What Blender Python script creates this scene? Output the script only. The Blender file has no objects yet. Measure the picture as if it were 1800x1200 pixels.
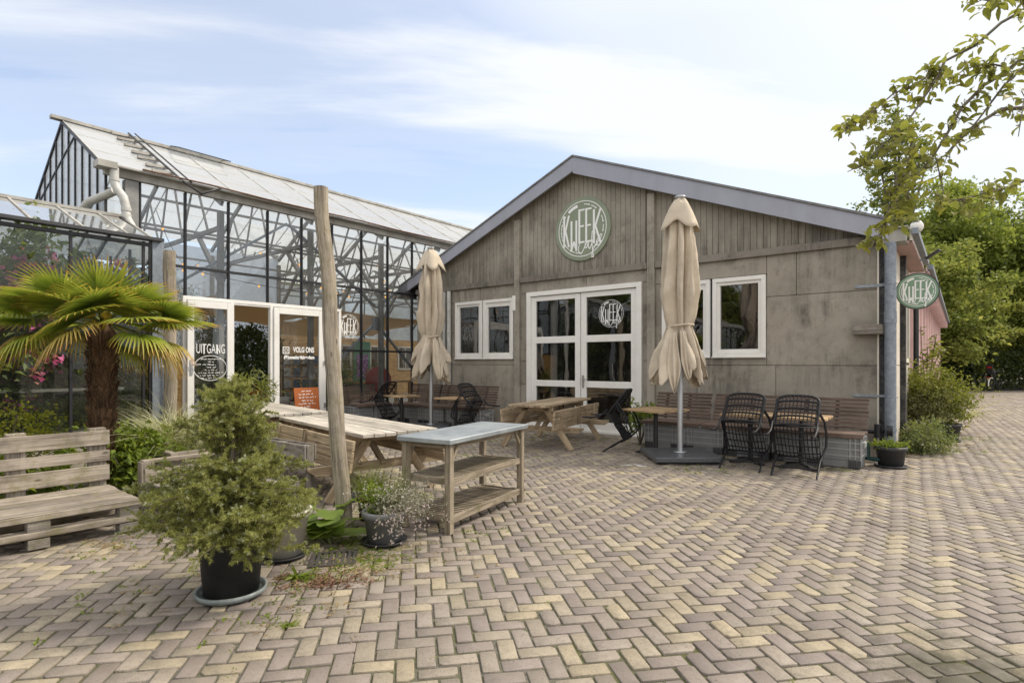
import bpy, math, random
import numpy as np
from mathutils import Vector, Matrix, noise

R = math.radians
rnd = random.Random(11)
rng = np.random.default_rng(5)
sc = bpy.context.scene
COL = sc.collection
CT, ST = math.cos(R(38.6034)), math.sin(R(38.6034))     # heading of the camera against the buildings
CAMH = 1.5

def at(x, y, d):
    """world point seen at photo pixel (x, y) at d metres ahead of the camera"""
    a, b = (x - 900) / 990, (638 - y) / 990
    return Vector(((a * CT - ST) * d, (a * ST + CT) * d, CAMH + b * d))

# ------------------------------------------------------------------ mesh builder
class MB:
    def __init__(s):
        s.v = []; s.f = []; s.uv = []; s.sm = []
    def add(s, vs, fs, uvs=None, smooth=False, M=None):
        b = len(s.v)
        for p in vs:
            p = Vector(p)
            s.v.append(tuple(M @ p) if M is not None else tuple(p))
        for k, f in enumerate(fs):
            s.f.append([b + i for i in f])
            s.uv.append(uvs[k] if uvs else [(0, 0)] * len(f))
            s.sm.append(smooth)
        return s
    def box(s, c, size, M=None, tp=None):
        hx, hy, hz = size[0] / 2, size[1] / 2, size[2] / 2
        L = max(range(3), key=lambda i: size[i])
        O = [i for i in range(3) if i != L]
        vs = [(x, y, z) for z in (-hz, hz) for y in (-hy, hy) for x in (-hx, hx)]
        fs = [(0, 2, 3, 1), (4, 5, 7, 6), (0, 1, 5, 4), (2, 6, 7, 3), (0, 4, 6, 2), (1, 3, 7, 5)]
        ax = [2, 2, 1, 1, 0, 0]
        o1, o2 = rnd.uniform(0, 50), rnd.uniform(0, 50)
        uvs = []
        for f, a in zip(fs, ax):
            u = []
            for i in f:
                p = vs[i]
                if a == L: u.append((o1 + p[O[0]], o2 + p[O[1]]))
                else:
                    w = O[0] if O[0] != a else O[1]
                    u.append((o1 + p[L], o2 + p[w] + a * .37))
            uvs.append(u)
        vv = [(p[0] + c[0], p[1] + c[1], p[2] + c[2]) for p in vs]
        return s.add(vv, fs, uvs, False, M)
    def bar(s, p0, p1, w, h, up=(0, 0, 1)):
        p0, p1 = Vector(p0), Vector(p1)
        d = p1 - p0; L = d.length; d.normalize()
        up = Vector(up)
        if abs(d.dot(up)) > .99: up = Vector((1, 0, 0))
        y = up.cross(d).normalized(); z = d.cross(y)
        M = Matrix((d, y, z)).transposed().to_4x4(); M.translation = (p0 + p1) / 2
        return s.box((0, 0, 0), (L, w, h), M)
    def tube(s, pts, r, n=8, caps=True, closed=False):
        pts = [Vector(p) for p in pts]
        m = len(pts)
        rr = r if isinstance(r, (list, tuple)) else [r] * m
        t0 = (pts[1] - pts[0]).normalized()
        ref = Vector((0, 0, 1)) if abs(t0.z) < .9 else Vector((1, 0, 0))
        nv = t0.cross(ref).normalized()
        vs = []; L = 0; ls = []
        for i, p in enumerate(pts):
            if closed: t = (pts[(i + 1) % m] - pts[i - 1])
            else: t = pts[min(i + 1, m - 1)] - pts[max(i - 1, 0)]
            t.normalize()
            nv = (nv - t * nv.dot(t)).normalized()
            bv = t.cross(nv)
            if i: L += (p - pts[i - 1]).length
            ls.append(L)
            for k in range(n):
                a = 2 * math.pi * k / n
                vs.append(p + (nv * math.cos(a) + bv * math.sin(a)) * rr[i])
        fs = []; uvs = []
        o = rnd.uniform(0, 30)
        for i in range(m if closed else m - 1):
            j = (i + 1) % m
            for k in range(n):
                k2 = (k + 1) % n
                fs.append((i * n + k, i * n + k2, j * n + k2, j * n + k))
                c = 2 * math.pi * max(rr[i], .004) / n
                uvs.append([(o + ls[i], k * c), (o + ls[i], (k + 1) * c), (o + ls[j], (k + 1) * c), (o + ls[j], k * c)])
        s.add(vs, fs, uvs, True)
        if caps and not closed:
            s.add(vs[:n], [tuple(range(n))[::-1]]); s.add(vs[-n:], [tuple(range(n))])
        return s
    def lathe(s, prof, n=24, c=(0, 0, 0), smooth=True, arc=None):
        vs = []
        for r, z in prof:
            for k in range(n):
                a = 2 * math.pi * k / n
                vs.append((c[0] + r * math.cos(a), c[1] + r * math.sin(a), c[2] + z))
        fs = []
        for i in range(len(prof) - 1):
            for k in range(n):
                k2 = (k + 1) % n
                fs.append((i * n + k, i * n + k2, (i + 1) * n + k2, (i + 1) * n + k))
        return s.add(vs, fs, None, smooth)
    def prism(s, poly, d, M=None):
        """polygon in local xy, extruded along local z by d"""
        n = len(poly)
        vs = [(x, y, 0) for x, y in poly] + [(x, y, d) for x, y in poly]
        fs = [tuple(range(n))[::-1], tuple(range(n, 2 * n))] + [(i, (i + 1) % n, n + (i + 1) % n, n + i) for i in range(n)]
        o = rnd.uniform(0, 20)
        uvs = [[(o + vs[i][0], vs[i][1]) for i in f] for f in fs]
        return s.add(vs, fs, uvs, False, M)
    def quad(s, a, b, c, d):
        return s.add([a, b, c, d], [(0, 1, 2, 3)], [[(0, 0), ((Vector(b) - Vector(a)).length, 0), ((Vector(b) - Vector(a)).length, (Vector(c) - Vector(b)).length), (0, (Vector(c) - Vector(b)).length)]])
    def stroke(s, pts, w, M, z=0.0):
        """a flat brush stroke through 2-D points"""
        for (x0, y0), (x1, y1) in zip(pts, pts[1:]):
            dx, dy = x1 - x0, y1 - y0; l = math.hypot(dx, dy) or 1
            nx, ny = -dy / l * w / 2, dx / l * w / 2
            ex, ey = dx / l * w * .25, dy / l * w * .25
            zz = z + rnd.uniform(0, .0004)
            s.add([(x0 - ex + nx, y0 - ey + ny, zz), (x0 - ex - nx, y0 - ey - ny, zz), (x1 + ex - nx, y1 + ey - ny, zz), (x1 + ex + nx, y1 + ey + ny, zz)], [(0, 1, 2, 3)], None, False, M)
        return s
    def text(s, body, size, M, cx=1.0, align='CENTER', bold=0.0):
        cu = bpy.data.curves.new('lettering', 'FONT'); cu.body = body; cu.size = size; cu.offset = bold; cu.align_x = align; cu.align_y = 'CENTER'
        o = bpy.data.objects.new('lettering', cu)
        me = bpy.data.meshes.new_from_object(o)
        s.add([(v.co.x * cx, v.co.y, v.co.z) for v in me.vertices], [tuple(p.vertices) for p in me.polygons], None, False, M)
        bpy.data.objects.remove(o); bpy.data.curves.remove(cu); bpy.data.meshes.remove(me)
        return s
    def mesh(s, name, mat):
        me = bpy.data.meshes.new(name)
        me.from_pydata(s.v, [], s.f)
        ul = me.uv_layers.new(name='UVMap')
        flat = [c for f in s.uv for uv in f for c in uv]
        ul.data.foreach_set('uv', flat)
        me.polygons.foreach_set('use_smooth', s.sm)
        if mat: me.materials.append(mat)
        me.update()
        return me
    def build(s, name, mat, parent=None, bevel=0, loc=None):
        o = bpy.data.objects.new(name, s.mesh(name, mat))
        COL.objects.link(o)
        if parent: o.parent = parent
        if loc: o.location = loc
        if bevel:
            m = o.modifiers.new('bevel', 'BEVEL'); m.width = bevel; m.segments = 1; m.limit_method = 'ANGLE'; m.angle_limit = R(40)
        return o

def np_mesh(name, V, F, mat, uv=None, smooth=False):
    me = bpy.data.meshes.new(name)
    V = np.asarray(V, dtype=np.float32); F = np.asarray(F, dtype=np.int32)
    k = F.shape[1]
    me.vertices.add(len(V)); me.vertices.foreach_set('co', V.ravel())
    me.loops.add(F.size); me.loops.foreach_set('vertex_index', F.ravel())
    me.polygons.add(len(F))
    me.polygons.foreach_set('loop_start', np.arange(0, F.size, k, dtype=np.int32))
    me.polygons.foreach_set('loop_total', np.full(len(F), k, dtype=np.int32))
    if uv is not None:
        ul = me.uv_layers.new(name='UVMap'); ul.data.foreach_set('uv', np.asarray(uv, dtype=np.float32).ravel())
    if mat: me.materials.append(mat)
    me.update(calc_edges=True)
    if smooth: me.polygons.foreach_set('use_smooth', np.ones(len(F), dtype=bool))
    return me

def link(name, me, parent=None, loc=None):
    o = bpy.data.objects.new(name, me); COL.objects.link(o)
    if parent: o.parent = parent
    if loc: o.location = loc
    return o

def tag(o, label=None, cat=None, group=None, kind=None):
    if label: o['label'] = label
    if cat: o['category'] = cat
    if group: o['group'] = group
    if kind: o['kind'] = kind
    return o

def thing(name, label, cat, loc=(0, 0, 0), rz=0.0, group=None):
    o = bpy.data.objects.new(name, None); COL.objects.link(o)
    o.empty_display_size = .1
    o.location = loc; o.rotation_euler = (0, 0, rz)
    return tag(o, label, cat, group)

def dup(root, loc=None, rz=None, label=None, scale=None):
    def cp(o, parent):
        c = o.copy(); COL.objects.link(c); c.parent = parent
        for ch in [q for q in list(bpy.data.objects) if q.parent is o]:
            cp(ch, c)
        return c
    c = cp(root, root.parent)
    if loc is not None: c.location = loc
    if rz is not None: c.rotation_euler[2] = rz
    if label: c['label'] = label
    if scale: c.scale = scale
    return c

# ------------------------------------------------------------------ foliage builders (numpy)
def unit(a):
    return a / np.maximum(np.linalg.norm(a, axis=1, keepdims=True), 1e-9)

def leaf_arrays(P, D, L, W, fold=.3, up=None):
    """P base points, D directions; each leaf = two triangles folded at the midrib"""
    n = len(P); D = unit(D)
    if up is None: up = unit(rng.normal(0, 1, (n, 3)) * .7 + np.array([0, 0, 1.0]))
    S = unit(np.cross(D, up)); N = np.cross(S, D)
    L = np.broadcast_to(np.asarray(L, float).reshape(-1, 1), (n, 1)); W = np.broadcast_to(np.asarray(W, float).reshape(-1, 1), (n, 1))
    mid = P + D * L * .45
    a = mid + S * W / 2 + N * W * fold; b = mid - S * W / 2 + N * W * fold
    tip = P + D * L - N * W * fold * .6
    V = np.stack([P, a, tip, b], 1).reshape(-1, 3)
    i = np.arange(n)[:, None] * 4
    F = np.concatenate([i + np.array([[0, 1, 2]]), i + np.array([[0, 2, 3]])], 1).reshape(-1, 3)
    return V, F

def oval_leaves(P, D, L, W, fold=.2):
    """oval leaves with a creased midrib and a curled tip"""
    n = len(P); D = unit(D); up = unit(rng.normal(0, 1, (n, 3)) * .7 + np.array([0, 0, 1.0]))
    S = unit(np.cross(D, up)); N = np.cross(S, D); L = np.asarray(L).reshape(-1, 1); W = np.asarray(W).reshape(-1, 1)
    pt = lambda t, s, z: P + D * L * t + S * W * s + N * W * z
    V = np.stack([P, pt(.22, .36, fold * .8), pt(.5, .5, fold), pt(.8, .3, fold * .3), pt(1, 0, -.35), pt(.8, -.3, fold * .3), pt(.5, -.5, fold), pt(.22, -.36, fold * .8), pt(.5, 0, 0)], 1).reshape(-1, 3)
    i = np.arange(n)[:, None] * 9
    F = np.concatenate([i + np.array([[8, k, (k + 1) % 8]]) for k in range(8)], 1).reshape(-1, 3)
    return V, F

def merge(parts):
    Vs = []; Fs = []; b = 0
    for V, F in parts:
        Vs.append(V); Fs.append(F + b); b += len(V)
    return np.concatenate(Vs), np.concatenate(Fs)

def ball(n, power=.45):
    d = unit(rng.normal(0, 1, (n, 3)))
    return d * rng.uniform(0, 1, (n, 1)) ** power

def clumped(center, radii, nclump, per, csize, L, W, flat=.75, shell=.35, droop=0.0, fold=.3, keep=None):
    """leaf clumps spread through an ellipsoid: uneven outline and gaps"""
    c = ball(nclump, shell) * np.array(radii)
    c *= (1 + .16 * rng.normal(0, 1, (nclump, 1)))
    if keep is not None: c = c[keep(c)]
    nclump = len(c)
    cs = csize * rng.uniform(.55, 1.35, (nclump, 1))
    idx = np.repeat(np.arange(nclump), per)
    off = rng.normal(0, .5, (len(idx), 3)) * cs[idx] * np.array([1, 1, flat])
    P = c[idx] + off + np.array(center)
    out = unit(c[idx] / np.array(radii) + 1e-6)
    D = unit(rng.normal(0, 1, (len(idx), 3)) + out * .6 + np.array([0, 0, -droop]))
    s = rng.uniform(.65, 1.25, len(idx))
    return leaf_arrays(P, D, L * s, W * s, fold), c + np.array(center)

def blades(P, D, L, W, bend, seg=4):
    """arching grass blades"""
    n = len(P); D = unit(D)
    S = unit(np.cross(D, rng.normal(0, 1, (n, 3))))
    L = np.asarray(L).reshape(-1, 1); W = np.asarray(W).reshape(-1, 1); bend = np.asarray(bend).reshape(-1, 1)
    H = D.copy(); H[:, 2] = 0; H = unit(H + 1e-6)
    V = []
    for k in range(seg + 1):
        t = k / seg
        C = P + D * L * t + H * L * bend * t * t * .5 - np.array([0, 0, 1]) * L * bend * t * t * .55
        w = W * (1 - t * .92) / 2
        V += [C - S * w, C + S * w]
    V = np.stack(V, 1).reshape(-1, 3)
    m = 2 * (seg + 1)
    i = np.arange(n)[:, None] * m
    F = np.concatenate([i + np.array([[2 * k, 2 * k + 1, 2 * k + 3, 2 * k + 2]]) for k in range(seg)], 1).reshape(-1, 4)
    return V, F
# ------------------------------------------------------------------ materials
def nd(nt, t, ins=None, **props):
    n = nt.nodes.new(t)
    for k, v in props.items(): setattr(n, k, v)
    for k, v in (ins or {}).items():
        s = n.inputs[k]
        if isinstance(v, bpy.types.NodeSocket): nt.links.new(v, s)
        else: s.default_value = v
    return n

def new_mat(name):
    m = bpy.data.materials.new(name); m.use_nodes = True
    nt = m.node_tree; nt.nodes.clear()
    out = nd(nt, 'ShaderNodeOutputMaterial')
    return m, nt, out

def ramp(nt, fac, stops, interp='LINEAR'):
    n = nd(nt, 'ShaderNodeValToRGB', {'Fac': fac}); cr = n.color_ramp; cr.interpolation = interp
    while len(cr.elements) < len(stops): cr.elements.new(.5)
    for e, (p, c) in zip(cr.elements, stops):
        e.position = p; e.color = (*c, 1) if len(c) == 3 else c
    return n.outputs['Color']

def g3(v): return (v, v, v)

def mixc(nt, fac, a, b, mode='MIX'):
    n = nd(nt, 'ShaderNodeMix', data_type='RGBA', blend_type=mode)
    for s, v in ((0, fac), (6, a), (7, b)):
        if isinstance(v, bpy.types.NodeSocket): nt.links.new(v, n.inputs[s])
        else: n.inputs[s].default_value = v if s == 0 else ((*v, 1) if len(v) == 3 else v)
    return n.outputs[2]

def math_(nt, op, a, b=0.0):
    n = nd(nt, 'ShaderNodeMath', operation=op)
    for i, v in ((0, a), (1, b)):
        if isinstance(v, bpy.types.NodeSocket): nt.links.new(v, n.inputs[i])
        else: n.inputs[i].default_value = v
    return n.outputs[0]

def noisef(nt, vec, scale, detail=4, rough=.6, sc3=None):
    if sc3: vec = nd(nt, 'ShaderNodeMapping', {'Vector': vec, 'Scale': sc3}).outputs[0]
    return nd(nt, 'ShaderNodeTexNoise', {'Vector': vec, 'Scale': scale, 'Detail': detail, 'Roughness': rough}).outputs['Fac']

def wood(name, c1, c2, moss=None, rough=.85, spread=.35, knots=True):
    m, nt, out = new_mat(name)
    tc = nd(nt, 'ShaderNodeTexCoord'); geo = nd(nt, 'ShaderNodeNewGeometry')
    grain = noisef(nt, tc.outputs['UV'], 1.0, 7, .68, (2.2, 60, 1))
    ring = noisef(nt, tc.outputs['UV'], 1.0, 3, .5, (1.1, 16, 1))
    f = math_(nt, 'ADD', math_(nt, 'MULTIPLY', grain, .7), math_(nt, 'MULTIPLY', ring, .4))
    col = ramp(nt, f, [(.34, [x * .36 for x in c1]), (.46, [x * .9 for x in c1]), (.6, c2), (.74, [min(1, x * 1.25) for x in c2])])
    br = math_(nt, 'ADD', math_(nt, 'MULTIPLY', geo.outputs['Random Per Island'], spread), 1 - spread / 2)
    col = mixc(nt, 1.0, col, nd(nt, 'ShaderNodeCombineColor', {0: br, 1: br, 2: math_(nt, 'MULTIPLY', br, .99)}).outputs[0], 'MULTIPLY')
    stain = noisef(nt, tc.outputs['Object'], 4.0, 5, .6)
    col = mixc(nt, ramp(nt, stain, [(.5, g3(0)), (.72, g3(.55))]), col, [x * .42 for x in c1])
    if knots:
        vo = nd(nt, 'ShaderNodeTexVoronoi', {'Vector': nd(nt, 'ShaderNodeMapping', {'Vector': tc.outputs['UV'], 'Scale': (3.3, 9, 1)}).outputs[0], 'Scale': 1.0})
        col = mixc(nt, ramp(nt, vo.outputs['Distance'], [(.05, g3(.8)), (.13, g3(0))]), col, [x * .25 for x in c1])
    if moss:
        mo = noisef(nt, tc.outputs['Object'], 7.0, 6, .7)
        col = mixc(nt, ramp(nt, mo, [(.5, g3(0)), (.68, g3(.6))]), col, moss)
    bump = nd(nt, 'ShaderNodeBump', {'Height': grain, 'Strength': .5, 'Distance': .004})
    b = nd(nt, 'ShaderNodeBsdfPrincipled', {'Base Color': col, 'Roughness': rough, 'Normal': bump.outputs[0]})
    b.inputs['Specular IOR Level'].default_value = .25
    nt.links.new(b.outputs[0], out.inputs[0]); return m

def plain(name, c, rough=.5, metal=0.0, var=.12, scale=6.0, dirt=None, dirt_amt=.5, bump=0.0, spec=.5, streak=False, c2=None, bscale=40):
    m, nt, out = new_mat(name)
    tc = nd(nt, 'ShaderNodeTexCoord')
    n1 = noisef(nt, tc.outputs['Object'], scale, 6, .62, (1, 1, .18) if streak else None)
    lo = [x * (1 - var * 1.6) for x in c]; hi = list(c2) if c2 else [min(1, x * (1 + var)) for x in c]
    col = ramp(nt, n1, [(.3, lo), (.55, c), (.72, hi)])
    if dirt:
        n2 = noisef(nt, tc.outputs['Object'], scale * .45, 7, .72)
        col = mixc(nt, ramp(nt, n2, [(.5, g3(0)), (.75, g3(dirt_amt))]), col, dirt)
    b = nd(nt, 'ShaderNodeBsdfPrincipled', {'Base Color': col, 'Metallic': metal, 'Roughness': ramp(nt, n1, [(.3, g3(min(1, rough * 1.15))), (.7, g3(rough * .85))])})
    b.inputs['Specular IOR Level'].default_value = spec
    if bump:
        h = noisef(nt, tc.outputs['Object'], bscale, 6, .7)
        nt.links.new(nd(nt, 'ShaderNodeBump', {'Height': h, 'Strength': bump, 'Distance': .01}).outputs[0], b.inputs['Normal'])
    nt.links.new(b.outputs[0], out.inputs[0]); return m

def leafmat(name, c1, c2, c3=None, trans=.35, rough=.55, clump=1.2, amount=.5, spec=.35):
    """leaves: a tone per leaf, and drifts of tone through the crown"""
    m, nt, out = new_mat(name)
    geo = nd(nt, 'ShaderNodeNewGeometry'); tc = nd(nt, 'ShaderNodeTexCoord')
    n1 = noisef(nt, tc.outputs['Object'], clump, 3, .6)
    f = math_(nt, 'ADD', math_(nt, 'MULTIPLY', geo.outputs['Random Per Island'], 1 - amount), math_(nt, 'MULTIPLY', ramp(nt, n1, [(.3, g3(0)), (.7, g3(1))]), amount))
    st = [(.1, c1), (.62, c2)] + ([(.93, c3)] if c3 else [])
    col = ramp(nt, f, st)
    b = nd(nt, 'ShaderNodeBsdfPrincipled', {'Base Color': col, 'Roughness': rough}); b.inputs['Specular IOR Level'].default_value = spec
    t = nd(nt, 'ShaderNodeBsdfTranslucent', {'Color': mixc(nt, .5, col, (.42, .48, .06), 'MIX') if trans and clump != .5 or name.startswith('light') else col})
    mx = nd(nt, 'ShaderNodeMixShader', {0: trans, 1: b.outputs[0], 2: t.outputs[0]})
    nt.links.new(mx.outputs[0], out.inputs[0]); return m

def glass(name, tint=(.93, .96, .95), dirt=.08, dcol=(.5, .52, .5), dscale=3.0, gloss=1.0, rough=0.0, trans_dirt=.6, speck=0.0, base=0.0):
    m, nt, out = new_mat(name)
    tc = nd(nt, 'ShaderNodeTexCoord')
    fr = nd(nt, 'ShaderNodeFresnel', {'IOR': 1.52})
    fac = math_(nt, 'MINIMUM', math_(nt, 'MULTIPLY', fr.outputs[0], gloss * 1.7), 1.0)
    wav = noisef(nt, tc.outputs['Object'], 1.6, 2, .5)
    bump = nd(nt, 'ShaderNodeBump', {'Height': wav, 'Strength': .06, 'Distance': .05})
    gl = nd(nt, 'ShaderNodeBsdfGlossy', {'Roughness': rough, 'Color': (1, 1, 1, 1), 'Normal': bump.outputs[0]})
    tr = nd(nt, 'ShaderNodeBsdfTransparent', {'Color': (*tint, 1)})
    s = nd(nt, 'ShaderNodeMixShader', {0: fac, 1: tr.outputs[0], 2: gl.outputs[0]}).outputs[0]
    n1 = noisef(nt, tc.outputs['Object'], dscale, 8, .75)
    d = ramp(nt, n1, [(.3, g3(base)), (.75, g3(min(1, base + dirt * 2)))])
    if speck:
        n2 = noisef(nt, tc.outputs['Object'], dscale * 9, 5, .8)
        d = math_(nt, 'MAXIMUM', d, ramp(nt, n2, [(.58, g3(0)), (.72, g3(speck))]))
    df = nd(nt, 'ShaderNodeBsdfDiffuse', {'Color': (*dcol, 1)}); tl = nd(nt, 'ShaderNodeBsdfTranslucent', {'Color': (*dcol, 1)})
    dd = nd(nt, 'ShaderNodeMixShader', {0: trans_dirt, 1: df.outputs[0], 2: tl.outputs[0]})
    s = nd(nt, 'ShaderNodeMixShader', {0: d, 1: s, 2: dd.outputs[0]}).outputs[0]
    nt.links.new(s, out.inputs[0]); return m

def glow(name, c, strength):
    m, nt, out = new_mat(name)
    e = nd(nt, 'ShaderNodeEmission', {'Color': (*c, 1), 'Strength': strength})
    nt.links.new(e.outputs[0], out.inputs[0]); return m

def paver_mat():
    m, nt, out = new_mat('clay_pavers')
    geo = nd(nt, 'ShaderNodeNewGeometry'); tc = nd(nt, 'ShaderNodeTexCoord')
    r = geo.outputs['Random Per Island']
    big = noisef(nt, tc.outputs['Object'], .35, 3, .5)
    f = math_(nt, 'ADD', r, math_(nt, 'MULTIPLY', math_(nt, 'SUBTRACT', big, .5), .35))
    col = ramp(nt, f, [(0.0, (.205, .174, .16)), (.25, (.24, .202, .18)), (.5, (.26, .224, .19)), (.68, (.285, .246, .197)), (.8, (.315, .272, .203)), (.92, (.345, .293, .208)), (1.0, (.37, .312, .215))])
    r2 = nd(nt, 'ShaderNodeTexWhiteNoise', {'W': math_(nt, 'MULTIPLY', r, 917.0)}, noise_dimensions='1D').outputs['Value']
    br = math_(nt, 'ADD', math_(nt, 'MULTIPLY', r2, .26), .87)
    col = mixc(nt, 1.0, col, nd(nt, 'ShaderNodeCombineColor', {0: br, 1: br, 2: br}).outputs[0], 'MULTIPLY')
    n1 = noisef(nt, tc.outputs['Object'], 18, 8, .75)
    col = mixc(nt, ramp(nt, n1, [(.46, g3(0)), (.66, g3(.55))]), col, (.15, .125, .1))
    n2 = noisef(nt, tc.outputs['Object'], 120, 3, .6)
    col = mixc(nt, ramp(nt, n2, [(.6, g3(0)), (.66, g3(.75))]), col, (.09, .075, .06))
    n3 = noisef(nt, tc.outputs['Object'], 1.1, 6, .7)
    col = mixc(nt, ramp(nt, n3, [(.48, g3(0)), (.7, g3(.5))]), col, (.155, .13, .10))
    n5 = noisef(nt, tc.outputs['Object'], 9, 7, .8)
    col = mixc(nt, ramp(nt, n5, [(.55, g3(0)), (.72, g3(.45))]), col, (.34, .31, .27))
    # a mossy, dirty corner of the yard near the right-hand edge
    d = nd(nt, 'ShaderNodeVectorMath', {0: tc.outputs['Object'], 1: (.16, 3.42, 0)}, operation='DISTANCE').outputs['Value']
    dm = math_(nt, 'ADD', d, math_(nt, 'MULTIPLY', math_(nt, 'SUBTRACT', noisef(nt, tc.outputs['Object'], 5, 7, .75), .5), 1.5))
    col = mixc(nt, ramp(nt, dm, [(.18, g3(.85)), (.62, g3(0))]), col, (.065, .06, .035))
    h = noisef(nt, tc.outputs['Object'], 45, 8, .75)
    bump = nd(nt, 'ShaderNodeBump', {'Height': h, 'Strength': .55, 'Distance': .006})
    rg = ramp(nt, n1, [(.3, g3(.48)), (.7, g3(.75))])
    b = nd(nt, 'ShaderNodeBsdfPrincipled', {'Base Color': col, 'Roughness': rg, 'Normal': bump.outputs[0]}); b.inputs['Specular IOR Level'].default_value = .35
    nt.links.new(b.outputs[0], out.inputs[0]); return m

def joint_mat():
    m, nt, out = new_mat('joint_sand')
    tc = nd(nt, 'ShaderNodeTexCoord')
    n1 = noisef(nt, tc.outputs['Object'], 55, 6, .75)
    col = ramp(nt, n1, [(.3, (.06, .054, .044)), (.55, (.165, .15, .125)), (.75, (.33, .31, .27))])
    n2 = noisef(nt, tc.outputs['Object'], 1.3, 7, .75)
    col = mixc(nt, ramp(nt, n2, [(.43, g3(0)), (.58, g3(.85))]), col, (.1, .11, .03))
    n3 = noisef(nt, tc.outputs['Object'], .7, 3, .6)
    col = mixc(nt, ramp(nt, n3, [(.5, g3(0)), (.62, g3(.5))]), col, (.12, .085, .05))
    h = noisef(nt, tc.outputs['Object'], 160, 5, .8)
    b = nd(nt, 'ShaderNodeBsdfPrincipled', {'Base Color': col, 'Roughness': .95, 'Normal': nd(nt, 'ShaderNodeBump', {'Height': h, 'Strength': .9, 'Distance': .01}).outputs[0]})
    nt.links.new(b.outputs[0], out.inputs[0]); return m

def concrete_mat(name, c, dark=(.07, .065, .055), amt=.75, patch=True, rnd_=.2, soot=False):
    """washed concrete: fine aggregate, soot blotches with ragged outlines, run-off streaks"""
    m, nt, out = new_mat(name)
    tc = nd(nt, 'ShaderNodeTexCoord'); geo = nd(nt, 'ShaderNodeNewGeometry')
    n0 = noisef(nt, tc.outputs['Object'], 1.3, 6, .65)
    col = ramp(nt, n0, [(.3, [x * .74 for x in c]), (.5, c), (.7, [x * 1.14 for x in c])])
    br = math_(nt, 'ADD', math_(nt, 'MULTIPLY', geo.outputs['Random Per Island'], rnd_), 1 - rnd_ / 2)
    col = mixc(nt, 1.0, col, nd(nt, 'ShaderNodeCombineColor', {0: br, 1: br, 2: br}).outputs[0], 'MULTIPLY')
    n1 = noisef(nt, tc.outputs['Object'], 90, 4, .8)
    col = mixc(nt, ramp(nt, n1, [(.5, g3(0)), (.72, g3(.45))]), col, [x * .45 for x in c])
    n1b = noisef(nt, tc.outputs['Object'], 130, 3, .7)
    col = mixc(nt, ramp(nt, n1b, [(.62, g3(0)), (.74, g3(.5))]), col, [min(1, x * 1.6) for x in c])
    st = noisef(nt, tc.outputs['Object'], 1.0, 7, .75, (6.5, 6.5, .7))
    bl = noisef(nt, tc.outputs['Object'], .9, 7, .78)
    msk = math_(nt, 'MULTIPLY', ramp(nt, st, [(.42, g3(0)), (.62, g3(1))]), ramp(nt, bl, [(.45, g3(0)), (.6, g3(1))]))
    col = mixc(nt, math_(nt, 'MULTIPLY', msk, amt), col, dark)
    n6 = noisef(nt, tc.outputs['Object'], 5.5, 9, .82)
    col = mixc(nt, ramp(nt, n6, [(.55, g3(0)), (.68, g3(.34))]), col, [x * .5 for x in c])
    n7 = noisef(nt, tc.outputs['Object'], 3.1, 6, .75, (1, 1, .5))
    col = mixc(nt, ramp(nt, n7, [(.62, g3(0)), (.74, g3(.55))]), col, [min(1, x * 1.45) for x in c])
    if patch:
        n4 = noisef(nt, tc.outputs['Object'], 2.3, 8, .8)
        col = mixc(nt, ramp(nt, n4, [(.56, g3(0)), (.7, g3(.6))]), col, dark)
    if soot:     # soot run-off gathered on the lower ends of the boards
        zc = nd(nt, 'ShaderNodeSeparateXYZ', {0: tc.outputs['Object']}).outputs[2]
        s2 = noisef(nt, tc.outputs['Object'], 1.0, 8, .75, (9, 9, .8))
        low = math_(nt, 'ADD', math_(nt, 'MULTIPLY', math_(nt, 'SUBTRACT', 4.35, zc), .62), math_(nt, 'SUBTRACT', s2, .5))
        col = mixc(nt, math_(nt, 'MULTIPLY', ramp(nt, low, [(.12, g3(0)), (.62, g3(.75))]), ramp(nt, s2, [(.36, g3(.15)), (.6, g3(1))])), col, dark)
    bump = nd(nt, 'ShaderNodeBump', {'Height': n1, 'Strength': .45, 'Distance': .006})
    b = nd(nt, 'ShaderNodeBsdfPrincipled', {'Base Color': col, 'Roughness': .88, 'Normal': bump.outputs[0]}); b.inputs['Specular IOR Level'].default_value = .25
    nt.links.new(b.outputs[0], out.inputs[0]); return m

def uvgrad_leaf(name, stops, trans=.3, var=.25):
    """frond segments: colour runs along each blade from its root to its dry tip"""
    m, nt, out = new_mat(name)
    tc = nd(nt, 'ShaderNodeTexCoord'); geo = nd(nt, 'ShaderNodeNewGeometry')
    sx = nd(nt, 'ShaderNodeSeparateXYZ', {0: tc.outputs['UV']})
    f = math_(nt, 'ADD', sx.outputs[0], math_(nt, 'MULTIPLY', math_(nt, 'SUBTRACT', geo.outputs['Random Per Island'], .5), .16))
    col = ramp(nt, f, stops)
    br = math_(nt, 'ADD', math_(nt, 'MULTIPLY', geo.outputs['Random Per Island'], var * 2), 1 - var)
    col = mixc(nt, 1.0, col, nd(nt, 'ShaderNodeCombineColor', {0: br, 1: br, 2: br}).outputs[0], 'MULTIPLY')
    b = nd(nt, 'ShaderNodeBsdfPrincipled', {'Base Color': col, 'Roughness': .42}); b.inputs['Specular IOR Level'].default_value = .5
    t = nd(nt, 'ShaderNodeBsdfTranslucent', {'Color': col})
    mx = nd(nt, 'ShaderNodeMixShader', {0: trans, 1: b.outputs[0], 2: t.outputs[0]})
    nt.links.new(mx.outputs[0], out.inputs[0]); return m

def slat_mat(name, c):
    return wood(name, c, [x * 1.5 for x in c], None, .7, .35, False)

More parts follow.
